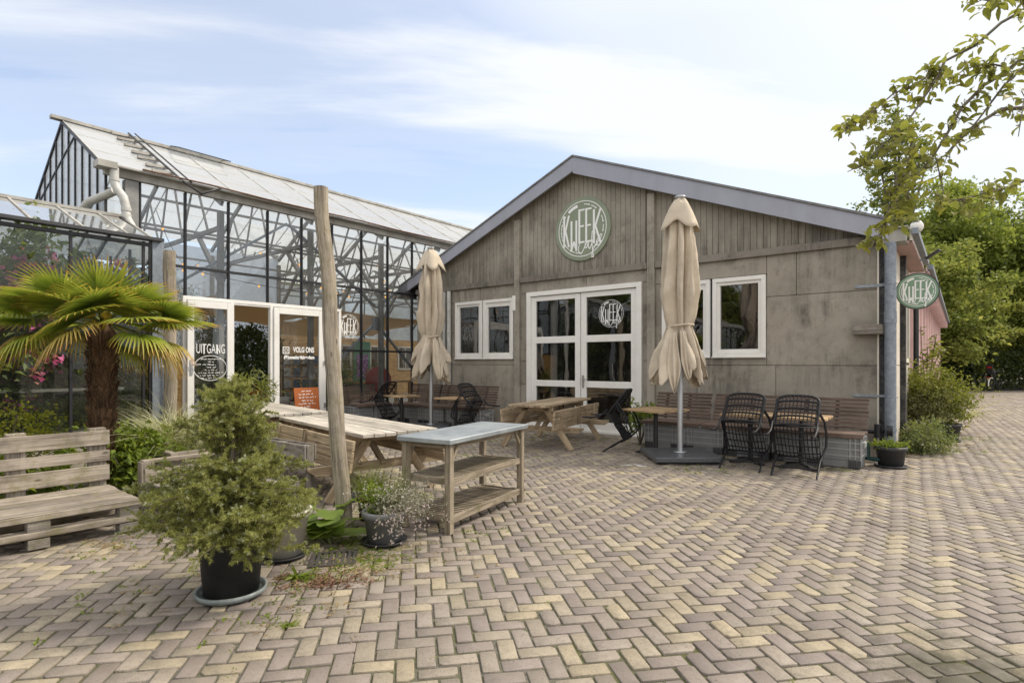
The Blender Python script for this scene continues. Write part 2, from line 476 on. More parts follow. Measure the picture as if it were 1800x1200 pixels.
M = dict(
    paver=paver_mat(), joint=joint_mat(),
    far_ground=plain('worn_paving', (.30, .255, .21), .9, var=.25, scale=1.2, dirt=(.17, .13, .09), bump=.4),
    soil=plain('dark_soil', (.035, .025, .018), .95, var=.5, scale=20, bump=.9),
    concrete=concrete_mat('washed_concrete', (.335, .305, .26), amt=.7),
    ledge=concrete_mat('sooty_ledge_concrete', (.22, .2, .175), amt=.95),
    side_conc=concrete_mat('pale_side_concrete', (.6, .54, .46), amt=.4, patch=False),
    clad=concrete_mat('grey_painted_boards', (.335, .308, .262), (.085, .078, .066), .6, rnd_=.06, soot=True),
    fascia=plain('blue_grey_fascia', (.33, .345, .41), .55, var=.06, scale=3, dirt=(.26, .27, .31), streak=True),
    white=plain('white_paint', (.82, .81, .78), .45, var=.03, scale=4, dirt=(.58, .55, .48), dirt_amt=.4),
    cream=plain('cream_paint', (.7, .66, .58), .6, var=.05, dirt=(.4, .36, .3)),
    pink=plain('pink_paint', (.68, .5, .49), .7, var=.08, scale=2, dirt=(.45, .33, .32)),
    pinkdark=plain('rose_boards', (.5, .33, .33), .7, var=.1, scale=2),
    black=plain('black_bar_paint', (.018, .018, .022), .5, var=.2),
    tar=plain('blackened_post', (.03, .03, .034), .7, var=.4, scale=12, dirt=(.25, .24, .22), bump=.6),
    galv=plain('galvanised_steel', (.24, .275, .32), .55, .35, var=.18, scale=14, dirt=(.3, .31, .32), dirt_amt=.4),
    zinc=plain('zinc_sheet', (.36, .40, .425), .42, .5, var=.25, scale=3, c2=(.5, .535, .55), dirt=(.4, .44, .45)),
    pvc=plain('grey_pvc', (.52, .52, .5), .5, var=.12, scale=5, dirt=(.28, .26, .2), dirt_amt=.6),
    steel=plain('grey_frame_steel', (.25, .25, .245), .6, .2, var=.15, scale=4, dirt=(.17, .15, .12)),
    gutter=plain('weathered_gutter', (.40, .39, .36), .7, .15, var=.18, scale=3, dirt=(.19, .15, .11), dirt_amt=.7, streak=True),
    rust=plain('rusty_strap', (.17, .10, .065), .85, .2, var=.4, scale=25),
    strap=plain('grey_strap', (.3, .33, .37), .6, .4, var=.2, scale=20),
    chrome=plain('brushed_steel', (.6, .6, .6), .3, .9, var=.05),
    gh_glass=glass('greenhouse_glass', (.95, .97, .96), .05, (.62, .62, .6), 2.2, speck=.22, base=.035, gloss=1.0),
    gh_gable=glass('sky_pale_gable_glass', (.75, .8, .85), .2, (.72, .78, .86), 1.2, trans_dirt=.4, base=.6),  # pale blue-white film stands in for sky reflected by the gable panes
    roof_glass=glass('whitewashed_roof_glass', (.9, .91, .91), .16, (.80, .82, .83), 1.4, trans_dirt=.6, speck=.2, base=.62, gloss=1.7),
    lt_glass=glass('hazy_lean_to_glass', (.92, .95, .93), .05, (.5, .53, .5), 1.5, speck=.08, base=.0, gloss=.55),
    lt_roof=glass('lean_to_roof_glass', (.86, .89, .88), .16, (.7, .73, .73), 1.8, speck=.2, base=.16, gloss=1.5),
    win_glass=glass('window_glass', (.78, .8, .8), .015, (.4, .4, .4), 3, gloss=1.6),
    door_glass=glass('door_glass', (.9, .92, .91), .05, (.5, .5, .48), 3, speck=.06),
    deck=slat_mat('brown_slats', (.11, .08, .066)),
    pallet=wood('weathered_pallet', (.18, .15, .125), (.315, .275, .23), (.17, .155, .06), spread=.5),
    pallet_dark=wood('grey_pallet', (.14, .125, .115), (.26, .235, .21), (.12, .11, .05)),
    pine=wood('weathered_pine', (.25, .19, .125), (.40, .315, .215), None, spread=.45),
    pine_top=wood('bleached_pine', (.33, .30, .26), (.47, .435, .38), None, spread=.4),
    tan=wood('tan_pine_table', (.25, .19, .125), (.38, .30, .21), None, spread=.42),
    cart=wood('cart_wood', (.15, .12, .088), (.28, .235, .18), (.14, .13, .06)),
    post=wood('old_post_wood', (.225, .19, .15), (.37, .32, .255), (.16, .15, .07), spread=.05),
    bistro=wood('rustic_bistro_top', (.30, .20, .11), (.46, .33, .2), None),
    planter=wood('mossy_planter_wood', (.22, .165, .11), (.38, .29, .2), (.15, .16, .06)),
    osb=plain('osb_board', (.46, .28, .10), .8, var=.35, scale=30, dirt=(.3, .17, .06), c2=(.62, .42, .2)),
    wicker=plain('black_wicker', (.012, .012, .015), .5, var=.25, scale=60, spec=.3),
    castiron=plain('black_table_foot', (.02, .02, .022), .5, var=.2),
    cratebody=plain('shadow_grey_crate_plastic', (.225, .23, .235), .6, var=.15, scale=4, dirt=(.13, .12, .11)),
    crate=plain('grey_crate_plastic', (.33, .335, .34), .55, var=.12, scale=3, dirt=(.19, .18, .17)),
    canvas=plain('beige_canvas', (.58, .505, .405), .9, var=.1, scale=2.5, dirt=(.33, .28, .21), dirt_amt=.6, bump=.7, bscale=16, spec=.1),
    canvas_seam=plain('canvas_seam', (.40, .34, .26), .95, var=.1, spec=.1),
    sail=leafmat('tan_shade_cloth', (.55, .43, .27), (.6, .47, .31), None, .6, .9, clump=.5, spec=.1),
    alu=plain('satin_aluminium', (.5, .52, .55), .38, .75, var=.06),
    granite=plain('dark_base_slab', (.085, .09, .1), .3, var=.3, scale=60, dirt=(.14, .13, .12), bump=.2),
    blackpot=plain('black_plastic_pot', (.016, .016, .017), .55, var=.25, scale=8, dirt=(.05, .05, .045)),
    greypot=plain('grey_plastic_pot', (.2, .208, .22), .55, var=.12, scale=8, dirt=(.07, .06, .05)),
    darkpot=plain('anthracite_pot', (.045, .046, .052), .5, var=.15, scale=8),
    whitepot=plain('off_white_pot', (.55, .52, .45), .5, var=.08, scale=6, dirt=(.33, .3, .22)),
    redpot=plain('oxblood_pot', (.09, .02, .013), .5, var=.2, scale=8),
    saucer=plain('weathered_saucer', (.17, .2, .2), .6, var=.3, scale=12, dirt=(.33, .34, .32)),
    sign=plain('sage_sign', (.245, .285, .205), .6, var=.06, scale=4, dirt=(.2, .22, .16)),
    sign2=plain('green_sign', (.19, .31, .205), .5, var=.05, scale=4),
    lettering=plain('white_lettering', (.84, .85, .84), .6, var=.03),
    orange=plain('orange_board', (.42, .115, .025), .6, var=.08),
    red=plain('red_lacquer', (.36, .02, .02), .35, var=.1),
    tealtap=plain('teal_plastic', (.015, .06, .06), .5),
    green_paint=plain('green_paint', (.05, .17, .10), .5),
    purple=plain('purple_poster', (.17, .06, .22), .5, var=.6, scale=9, c2=(.6, .3, .55)),
    brownwall=wood('brown_cabin_boards', (.45, .27, .12), (.6, .39, .19), None, knots=False),
    dim=plain('dark_interior', (.10, .09, .08), .9),
    dimfloor=plain('interior_floor', (.36, .34, .31), .8, scale=2),
    curtain=plain('mauve_curtain', (.16, .13, .14), .9, var=.15, spec=.1),
    palecloth=plain('pale_curtain', (.5, .48, .46), .9, var=.1, spec=.1),
    roofing=plain('grey_roofing', (.2, .2, .2), .9, var=.2),
    iron=plain('cast_iron_grate', (.07, .062, .055), .75, .3, var=.3, scale=30, dirt=(.15, .1, .06)),
    bark=wood('grey_bark', (.10, .085, .065), (.19, .165, .125), (.1, .11, .05), knots=False),
    palmfibre=wood('palm_fibre', (.045, .025, .014), (.15, .09, .05), None, knots=False, spread=.7),
    tire=plain('black_rubber', (.02, .02, .02), .7),
    bulb=glow('warm_bulb', (1.0, .48, .12), .95),
    wire=plain('black_wire', (.02, .02, .02), .6),
    blue=plain('blue_cloth', (.04, .07, .22), .8, var=.15),
    paper=plain('paper_covers', (.5, .48, .46), .6, var=.5, scale=7, c2=(.75, .72, .7)),
    steelblue=plain('blue_covers', (.12, .2, .32), .5, var=.5, scale=9),
    tree1=leafmat('broadleaf_green', (.11, .15, .036), (.235, .295, .065), (.41, .43, .12), .5, clump=.45),
    tree2=leafmat('light_green_leaves', (.09, .12, .035), (.18, .21, .06), (.28, .28, .09), .42, clump=.5),
    tree3=leafmat('yellow_green_leaves', (.12, .155, .032), (.28, .32, .065), (.47, .45, .11), .5, clump=.5),
    hedge=leafmat('dark_hedge_leaves', (.018, .032, .012), (.04, .06, .02), (.07, .085, .03), .25, clump=.8),
    apple=leafmat('apple_leaves', (.17, .18, .055), (.28, .27, .07), (.48, .43, .06), .45, clump=3),
    appletip=leafmat('apple_blossom_bits', (.32, .27, .2), (.42, .36, .27), None, .3),
    needle=leafmat('spruce_needles', (.14, .155, .045), (.31, .315, .095), (.46, .45, .2), .33, .6, clump=6, amount=.4),
    newneedle=leafmat('pale_new_needles', (.33, .36, .23), (.46, .48, .33), None, .22, .6),
    frond=uvgrad_leaf('palm_frond_blades', [(0.0, (.095, .15, .022)), (.5, (.23, .295, .035)), (.84, (.37, .37, .05)), (.95, (.48, .35, .06)), (1.0, (.46, .24, .045))], .38),
    dryfrond=uvgrad_leaf('yellowing_frond_blades', [(0.0, (.16, .16, .03)), (.5, (.33, .3, .07)), (.85, (.5, .36, .11)), (1.0, (.45, .24, .07))], .3),
    palmstalk=plain('palm_stalks', (.11, .13, .03), .5, var=.2),
    palmflower=plain('palm_flower_buds', (.42, .31, .02), .8, var=.5, scale=60, bump=.8),
    weed=leafmat('fresh_weeds', (.085, .13, .02), (.18, .25, .03), (.3, .35, .05), .4, clump=4),
    limeshrub=leafmat('lime_shrub_leaves', (.15, .18, .02), (.32, .33, .03), (.5, .46, .06), .42, clump=4),
    bigleaf=leafmat('big_butterbur_leaves', (.1, .155, .022), (.16, .23, .035), (.2, .26, .05), .35, clump=3),
    variegated=leafmat('cream_grass_blades', (.36, .38, .17), (.6, .58, .38), (.74, .7, .52), .3, clump=5),
    grassgreen=leafmat('green_blades', (.08, .12, .02), (.17, .21, .04), (.3, .29, .09), .35, clump=5),
    lavender=leafmat('silver_sprigs', (.2, .2, .15), (.36, .34, .28), (.5, .47, .42), .2, clump=5),
    purplebits=leafmat('faded_flower_spikes', (.27, .21, .2), (.42, .35, .34), None, .2),
    conserv=leafmat('conservatory_leaves', (.06, .085, .035), (.13, .175, .065), (.22, .26, .1), .35, clump=1.5),
    pinkfl=leafmat('pink_bracts', (.5, .06, .2), (.62, .16, .36), (.7, .3, .5), .4),
    redfl=leafmat('red_bracts', (.35, .02, .02), (.5, .05, .04), None, .3),
    bushleaf=leafmat('bush_leaves', (.085, .1, .02), (.19, .2, .04), (.34, .31, .08), .38, clump=3),
    bushgrey=leafmat('greyish_bush_leaves', (.12, .12, .06), (.22, .21, .11), (.33, .31, .17), .3, clump=3),
    ivymat=leafmat('low_ivy_leaves', (.07, .1, .035), (.16, .19, .08), (.26, .26, .16), .3, clump=4),
    bark_chip=leafmat('red_brown_chips', (.1, .05, .03), (.19, .1, .06), (.26, .16, .1), .05),
    straw=leafmat('dry_straw', (.16, .1, .05), (.33, .24, .12), (.42, .33, .19), .1),
    darkplant=leafmat('shaded_plants', (.04, .06, .028), (.09, .125, .055), (.16, .19, .085), .3, clump=2),
    oleander=leafmat('oleander_leaves', (.09, .11, .035), (.18, .2, .06), (.34, .34, .08), .35, clump=4),
)
# ------------------------------------------------------------------ camera, light, sky
cam = bpy.data.cameras.new('camera'); camo = bpy.data.objects.new('camera', cam); COL.objects.link(camo)
camo.location = (0, 0, CAMH); camo.rotation_euler = (R(90), 0, R(38.6034))
cam.lens = 19.8; cam.sensor_width = 36; cam.shift_y = 38 / 1800; cam.clip_end = 2000
sc.camera = camo
SUN_AZ, SUN_EL = R(54), R(46)          # azimuth measured from +x towards +y
sd = Vector((math.cos(SUN_EL) * math.cos(SUN_AZ), math.cos(SUN_EL) * math.sin(SUN_AZ), math.sin(SUN_EL)))
sl = bpy.data.lights.new('sun', 'SUN'); sl.energy = 2.7; sl.angle = R(9); sl.color = (1, .9, .76)
so = bpy.data.objects.new('sun', sl); COL.objects.link(so)
so.rotation_euler = sd.to_track_quat('Z', 'Y').to_euler()

w = bpy.data.worlds.new('World'); sc.world = w; w.use_nodes = True
nt = w.node_tree; nt.nodes.clear()
out = nd(nt, 'ShaderNodeOutputWorld')
sky = nd(nt, 'ShaderNodeTexSky', sky_type='NISHITA', sun_disc=False)
sky.sun_elevation = SUN_EL; sky.sun_rotation = math.pi / 2 - SUN_AZ
sky.air_density = 1.0; sky.dust_density = .4; sky.ozone_density = 1.0
tc = nd(nt, 'ShaderNodeTexCoord'); dirn = tc.outputs['Generated']
sx = nd(nt, 'ShaderNodeSeparateXYZ', {0: dirn})
zz = math_(nt, 'ADD', math_(nt, 'MAXIMUM', sx.outputs[2], 0.0), .12)
pl = nd(nt, 'ShaderNodeCombineXYZ', {0: math_(nt, 'DIVIDE', sx.outputs[0], zz), 1: math_(nt, 'DIVIDE', sx.outputs[1], zz), 2: 0.0})
mr = nd(nt, 'ShaderNodeMapping', {'Vector': pl.outputs[0], 'Rotation': (0, 0, R(44))})
mp = nd(nt, 'ShaderNodeMapping', {'Vector': mr.outputs[0], 'Scale': (1.2, .3, 1), 'Location': (2.6, 4.4, 0)})
wsp = nd(nt, 'ShaderNodeTexNoise', {'Vector': mp.outputs[0], 'Scale': 1.25, 'Detail': 10.0, 'Roughness': .55, 'Distortion': .3})
wsp2 = nd(nt, 'ShaderNodeTexNoise', {'Vector': mp.outputs[0], 'Scale': .55, 'Detail': 4.0, 'Roughness': .5})
cf = math_(nt, 'ADD', math_(nt, 'MULTIPLY', wsp.outputs['Fac'], .62), math_(nt, 'MULTIPLY', wsp2.outputs['Fac'], .5))
cl = ramp(nt, cf, [(.42, g3(.14)), (.51, g3(.46)), (.62, g3(.97))], 'EASE')
# thin veil of cloud that thickens towards the sun, low haze at the horizon
dt = nd(nt, 'ShaderNodeVectorMath', {0: dirn, 1: tuple(sd)}, operation='DOT_PRODUCT').outputs['Value']
veil = ramp(nt, dt, [(.1, g3(0)), (.38, g3(.3)), (.64, g3(.78)), (.85, g3(1))], 'EASE')
hz = ramp(nt, sx.outputs[2], [(.0, g3(.8)), (.3, g3(.4)), (.52, g3(.14)), (.72, g3(.95))], 'EASE')  # upper end adds full cloud overhead, out of view, as fill
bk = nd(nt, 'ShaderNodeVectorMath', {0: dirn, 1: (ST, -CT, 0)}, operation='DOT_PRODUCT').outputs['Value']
fill_cloud = ramp(nt, bk, [(.42, g3(0)), (.62, g3(.92))], 'EASE')                      # unseen bright cloud added behind the camera to light the facade
mask = math_(nt, 'MINIMUM', math_(nt, 'MAXIMUM', math_(nt, 'MAXIMUM', math_(nt, 'MAXIMUM', cl, veil), hz), fill_cloud), 1.0)
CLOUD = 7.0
back = mixc(nt, math_(nt, 'MAXIMUM', fill_cloud, ramp(nt, sx.outputs[2], [(.5, g3(0)), (.75, g3(.8))])), (CLOUD * .97, CLOUD, CLOUD * 1.04), (CLOUD * 1.55, CLOUD * 1.49, CLOUD * 1.41))  # cloud behind and overhead made brighter than the visible sky, as added fill
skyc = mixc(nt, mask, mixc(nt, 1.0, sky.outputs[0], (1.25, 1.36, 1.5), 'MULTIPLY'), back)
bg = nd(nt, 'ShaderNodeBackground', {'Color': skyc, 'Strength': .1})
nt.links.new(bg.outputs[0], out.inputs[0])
sc.view_settings.view_transform = 'Standard'; sc.view_settings.look = 'None'
sc.view_settings.exposure = .56; sc.view_settings.gamma = 1
sc.cycles.max_bounces = 8; sc.cycles.diffuse_bounces = 4; sc.cycles.glossy_bounces = 3; sc.cycles.transmission_bounces = 4
sc.cycles.transparent_max_bounces = 24; sc.cycles.use_denoising = True; sc.cycles.denoiser = 'OPENIMAGEDENOISE'; sc.cycles.denoising_prefilter = 'NONE'; sc.cycles.sample_clamp_indirect = 6
sc.cycles.caustics_reflective = False; sc.cycles.caustics_refractive = False

# ------------------------------------------------------------------ ground
g = MB().quad((-400, -400, -.05), (400, -400, -.05), (400, 600, -.05), (-400, 600, -.05))
tag(g.build('ground', M['far_ground']), kind='structure')
g = MB().quad((-34, -6, -.009), (14, -6, -.009), (14, 33, -.009), (-34, 33, -.009))
tag(g.build('yard_ground', M['joint']), kind='structure')

def paving():
    ang = R(48.5); ca, sa = math.cos(ang), math.sin(ang)
    m = .105; N = 340
    I, J = np.meshgrid(np.arange(-N, N), np.arange(-N, N), indexing='ij')
    I = I.ravel(); J = J.ravel(); k = (I - J) % 4
    h = k == 0; v = k == 3
    cx = np.concatenate([I[h] + 1.0, I[v] + .5]) * m; cy = np.concatenate([J[h] + .5, J[v] + 1.0]) * m
    hor = np.concatenate([np.ones(h.sum(), bool), np.zeros(v.sum(), bool)])
    # the layers' courses wander a little
    x0 = cx * ca - cy * sa - 3; y0 = cx * sa + cy * ca + 8
    X = x0 * CT + y0 * ST; Y = -x0 * ST + y0 * CT
    px = 900 + 990 * X / np.maximum(Y, .05); py = 638 + 990 * CAMH / np.maximum(Y, .05)
    ok = ((Y > 1.6) & (Y < 28) & (px > -420) & (px < 2400)) | ((np.hypot(X, Y) < 8.5) & (Y > -1.0))
    ok &= ~((x0 < -.75) & (y0 > 10.9)) & ~(x0 < -12.05)
    ok &= ~((x0 < -9.6) & (y0 < 3.4))
    x0, y0, hor = x0[ok], y0[ok], hor[ok]
    n = len(x0)
    x0 = x0 + .012 * np.sin(y0 * 1.3) + rng.normal(0, .0016, n); y0 = y0 + .012 * np.sin(x0 * 1.1) + rng.normal(0, .0016, n)
    L = .0972 + rng.normal(0, .002, n); W = .0448 + rng.normal(0, .0018, n)
    hx = L; hy = W
    th = ang + np.where(hor, 0, math.pi / 2) + rng.normal(0, .012, n)
    cut = rng.uniform(.002, .009, (n, 4)) * (1 + 2.6 * (rng.uniform(0, 1, (n, 4)) > .86))
    sgn = np.array([[1, 1], [-1, 1], [-1, -1], [1, -1]])
    # octagon: two points per worn corner
    pts = []
    for c in range(4):
        sxn, syn = sgn[c]
        a = np.stack([sxn * hx, syn * (hy - cut[:, c])], 1); b = np.stack([sxn * (hx - cut[:, c]), syn * hy], 1)
        pts += [a, b] if c % 2 == 0 else [b, a]
    pts = np.stack(pts, 1)                       # n,8,2
    inner = pts * (1 - np.array([.022, .045]))[None, None, :]
    zt = (rng.normal(0, .0016, n) + .0035 * np.sin(x0 * 2.1 + 1.3 * np.sin(y0 * .9)) * np.sin(y0 * 1.7 + x0 * .6))[:, None]; tx = rng.normal(0, .008, n)[:, None]; ty = rng.normal(0, .012, n)[:, None]
    def place(p, z):
        c, s = np.cos(th)[:, None], np.sin(th)[:, None]
        return np.stack([p[..., 0] * c - p[..., 1] * s + x0[:, None], p[..., 0] * s + p[..., 1] * c + y0[:, None], z + zt + p[..., 0] * tx + p[..., 1] * ty], 2)
    top = place(inner, 0.0); mid = place(pts, -.0025); low = place(pts, -.02)
    V = np.concatenate([top, mid, low], 1).reshape(-1, 3)
    b = np.arange(n)[:, None] * 24
    q = []
    for i in range(8):
        j = (i + 1) % 8
        q.append([8 + i, 8 + j, j, i]); q.append([16 + i, 16 + j, 8 + j, 8 + i])
    q += [[0, 1, 2, 3], [0, 3, 4, 7], [7, 4, 5, 6]]
    F = np.concatenate([b + np.array([f]) for f in q], 1).reshape(-1, 4)
    tag(link('paving', np_mesh('paving', V, F, M['paver'])), kind='structure')
paving()
# ------------------------------------------------------------------ lettering: the round mark painted on signs and panes
def ell(r, a0, a1, n, ry=None):
    ry = ry or r
    return [(r * math.cos(R(a0 + (a1 - a0) * k / n)), ry * math.sin(R(a0 + (a1 - a0) * k / n))) for k in range(n + 1)]

def round_mark(mb, rad, T, ring=.86, plainring=True, k=1.0):
    S = T @ Matrix.Scale(rad, 4)
    w = .074 * k
    def K(x0, x1, y0, y1, ww):
        mb.stroke([(x0, y0), (x0, y1)], ww, S); mb.stroke([(x1, y1), (x0 + .05, (y0 + y1) / 2 + .02), (x1, y0)], ww, S, .001)
    K(-.66, -.485, -.5, .47, w)
    mb.stroke([(-.385, .27), (-.385, -.66)], w, S); mb.stroke([(-.205, .27), (-.205, -.66)], w, S)
    mb.stroke([(-.385, -.64), (-.295, -.38), (-.205, -.64)], w * .9, S, .001)
    for x in (-.095, .155):
        mb.stroke([(x, .6), (x, -.44)], w, S); mb.stroke([(x, .585), (x + .18, .585)], w * .8, S, .001)
        mb.stroke([(x, .08), (x + .16, .08)], w * .8, S, .001); mb.stroke([(x, -.42), (x + .18, -.42)], w * .8, S, .001)
    K(.43, .66, -.5, .52, w)
    c = [(.06, -.42), (-.04, -.4), (-.12, -.55), (-.12, -.7), (-.03, -.78), (.06, -.66), (.16, -.48), (.2, -.42), (.13, -.46), (.1, -.6), (.17, -.62), (.24, -.42), (.23, -.6), (.28, -.66), (.36, -.5),
         (.47, -.2), (.44, -.1), (.37, -.14), (.35, -.4), (.39, -.75), (.42, -.92), (.36, -.93), (.36, -.8), (.45, -.6), (.54, -.5), (.62, -.42), (.58, -.37), (.52, -.45), (.53, -.58), (.6, -.58), (.72, -.46)]
    mb.stroke(c, .033 * k, S, .002)
    mb.stroke([(.6, -.34), (.68, -.25)], .03 * k, S, .002)
    mb.stroke(ell(ring, 0, 360, 64), .028 * k, S)
    for a in (78, 57, 18, -4, -26, -47, -98, -117, -136, -152, 172, 190, 152):
        s = ell(ring - .1, a + 6, a - 7, 3); mb.stroke(s, .03 * k, S)
        x, y = s[-1]; t = R(a - 7); tx, ty = math.sin(t), -math.cos(t)
        mb.add([(x + tx * .05, y + ty * .05, .001), (x + math.cos(t) * .035, y + math.sin(t) * .035, .001), (x - math.cos(t) * .035, y - math.sin(t) * .035, .001)], [(0, 1, 2)], None, False, S)
    b = ell(ring - .11, 129, 104, 4); mb.stroke(b, .1 * k, S)
    return mb

def frameT(origin, xdir, ydir):
    x = Vector(xdir).normalized(); y = Vector(ydir).normalized(); z = x.cross(y)
    T = Matrix((x, y, z)).transposed().to_4x4(); T.translation = origin; return T

def scribble(mb, x0, x1, y, h, T, w):
    """an illegible hand-written line"""
    p = []; x = x0
    while x < x1:
        if rnd.random() < .14 and len(p) > 3:
            mb.stroke(p, w, T); p = []; x += h * .9; continue
        p.append((x, y + rnd.uniform(-.5, .5) * h)); x += h * rnd.uniform(.18, .42)
    if len(p) > 1: mb.stroke(p, w, T)

# ------------------------------------------------------------------ the cafe building
FV = 10.61
cafe = thing('cafe_building', 'low grey concrete building with a gabled boarded front and white double doors', 'building', (0, 0, 0))
def rects(mb, rs, v0, dep):
    for u0, u1, z0, z1 in rs:
        mb.box(((u0 + u1) / 2, v0 + dep / 2, (z0 + z1) / 2), (u1 - u0 - .008, dep, z1 - z0 - .008))
wl = MB()
rects(wl, [(-11.85, -10.1, 0, 1.46), (-10.1, -8.36, 0, 1.46), (-11.85, -8.36, 1.46, 1.62), (-11.85, -10.36, 1.62, 2.3), (-11.85, -10.36, 2.3, 3.07), (-8.42, -8.36, 1.62, 3.07), (-11.85, -9.5, 3.07, 3.4), (-9.5, -8.36, 3.07, 3.4),
           (-8.2, -8.0, 0, 1.0), (-8.2, -8.0, 1.0, 1.55), (-8.2, -8.0, 1.55, 3.15), (-5.07, -4.95, 0, 1.55), (-5.07, -4.95, 1.55, 3.15), (-8.2, -6.4, 3.15, 3.4), (-6.4, -4.95, 3.15, 3.4),
           (-4.79, -3.95, 0, 1.46), (-3.95, -2.55, 0, 1.46), (-2.55, -1.03, 0, 1.46), (-4.79, -2.70, 1.46, 1.61), (-4.79, -4.65, 1.61, 3.08), (-2.70, -1.03, 1.46, 2.67), (-2.70, -2.22, 2.67, 3.4), (-2.22, -1.03, 2.67, 3.4), (-4.79, -2.70, 3.08, 3.4)], FV, .15)
wl.build('wall', M['concrete'], cafe, .004)
for u in (-8.28, -4.87):
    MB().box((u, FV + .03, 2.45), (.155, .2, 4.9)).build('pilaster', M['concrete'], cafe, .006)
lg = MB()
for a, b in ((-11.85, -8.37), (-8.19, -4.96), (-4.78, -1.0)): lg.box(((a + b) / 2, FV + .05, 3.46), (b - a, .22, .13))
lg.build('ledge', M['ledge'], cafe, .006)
RU, RZ = -6.6, 5.98; EL = (-12.4, 3.60); ER = (-.88, 3.70)
def roofz(u): return RZ + (u - RU) * ((EL[1] - RZ) / (EL[0] - RU) if u < RU else (ER[1] - RZ) / (ER[0] - RU))
cb = MB(); u = -11.8
cb.prism([(-11.82, 3.525), (-1.04, 3.525), (-1.04, roofz(-1.04) - .14), (RU, RZ - .14), (-11.82, roofz(-11.82) - .14)], .03, frameT((0, FV + .10, 0), (1, 0, 0), (0, 0, 1)))
while u < -1.1:
    u1 = min(u + .113, -1.05)
    za, zb = roofz(u) - .12, roofz(u1) - .12
    if not any(abs((u + u1) / 2 - q) < .13 for q in (-8.28, -4.87)) and min(za, zb) > 3.54:
        d = rnd.uniform(-.002, .002)
        cb.prism([(u + .0035, 3.525), (u1 - .0035, 3.525), (u1 - .0035, zb), (u + .0035, za)], .03, frameT((0, FV + .06 + d, 0), (1, 0, 0), (0, 0, 1)))
    u = u1
cb.build('gable_cladding', M['clad'], cafe)
MB().prism([(-11.85, 3.4), (-1.03, 3.4), (-1.03, roofz(-1.03) - .1), (RU, RZ - .1), (-11.85, roofz(-11.85) - .1)], .06, frameT((0, FV + .14, 0), (1, 0, 0), (0, 0, 1))).build('gable_backing', M['dim'], cafe)
fs = MB()
for a, b in ((EL, (RU, RZ)), ((RU, RZ), ER)):
    fs.prism([(a[0], a[1] - .27), (b[0], b[1] - .31 if b[0] != ER[0] else b[1] - .17), (b[0], b[1]), (a[0], a[1])] if a == EL else [(a[0], a[1] - .36), (b[0], b[1] - .31), (b[0], b[1]), (a[0], a[1])], .05, frameT((0, FV - .18, 0), (1, 0, 0), (0, 0, 1)))
fs.build('fascia', M['fascia'], cafe, .004)
for s in (.22, .46, .7, .93):
    for a in (EL, ER):
        q = (RU + (a[0] - RU) * s, RZ + (a[1] - RZ) * s); MB().box((q[0], FV - .183, q[1] - .15), (.012, .006, .28)).build('fascia_joint', M['steel'], cafe)
ct = MB()
for a, b in ((EL, (RU, RZ)), ((RU, RZ), ER)):
    ct.bar((a[0], FV - .19, a[1] + .02), (b[0], FV - .19, b[1] + .02), .13, .035)
ct.build('roof_edge_trim', M['roofing'], cafe)
rf = MB()
for a, b in ((EL, (RU, RZ)), ((RU, RZ), ER)):
    rf.prism([(a[0], a[1] - .1), (b[0], b[1] - .1), (b[0], b[1] - .01), (a[0], a[1] - .01)], 25.5, frameT((0, FV + 25.3, 0), (1, 0, 0), (0, 0, 1)))
rf.build('roof', M['roofing'], cafe)
# end of the eaves: boxed gutter ends
for (u0, u1, z0, z1) in ((-1.04, -.66, 3.36, 3.56), (-12.5, -12.1, 3.32, 3.46)):
    e = MB().box(((u0 + u1) / 2, FV + .02, (z0 + z1) / 2), (u1 - u0, .4, z1 - z0)).box(((u0 + u1) / 2, FV, z1 + .012), (u1 - u0 + .05, .46, .024))
    e.build('gutter_end', M['gutter'], cafe, .005)
# interior shell
sh = MB()
sh.box((-6.4, FV + 12.6, .005), (10.6, 24.6, .02)); sh.box((-6.4, FV + 7, 1.7), (10.5, .1, 3.4)); sh.box((-11.78, FV + 7, 1.7), (.1, 13.5, 3.4)); sh.box((-6.4, FV + 7, 3.38), (10.6, 13.6, .04))
sh.build('interior', M['dim'], cafe)

def window(parent, u0, u1, z0, z1, name='window', vent=False):
    f = MB(); fw = .075
    def ring(a, b, c, d, w, y, dep, mb):
        mb.box(((a + b) / 2, y, d - w / 2), (b - a, dep, w)); mb.box(((a + b) / 2, y, c + w / 2), (b - a, dep, w))
        mb.box((a + w / 2, y, (c + d) / 2), (w, dep, d - c - 2 * w)); mb.box((b - w / 2, y, (c + d) / 2), (w, dep, d - c - 2 * w))
    ring(u0, u1, z0, z1, fw, FV + .02, .1, f)
    ring(u0 + fw, u1 - fw, z0 + fw, z1 - fw, .06, FV + .035, .07, f)
    if vent: f.box(((u0 + u1) / 2, FV + .02, z1 - fw - .085), (u1 - u0 - 2 * fw - .12, .05, .045))
    o = f.build(name, M['white'], parent, .004)
    w2 = fw + .06
    MB().box(((u0 + u1) / 2, FV - .035, z0 - .012), (u1 - u0 + .02, .05, .022)).build('sill', M['white'], o, .003)
    p = MB().quad((u0 + w2, FV + .05, z0 + w2), (u1 - w2, FV + .05, z0 + w2), (u1 - w2, FV + .05, z1 - w2), (u0 + w2, FV + .05, z1 - w2))
    p.build('pane', M['win_glass'], o)
    return o
for a, b, vt in ((-10.36, -9.42, False), (-9.38, -8.42, True), (-4.65, -3.70, True), (-3.65, -2.71, False)):
    window(cafe, a, b, 1.62, 3.07, vent=vt)
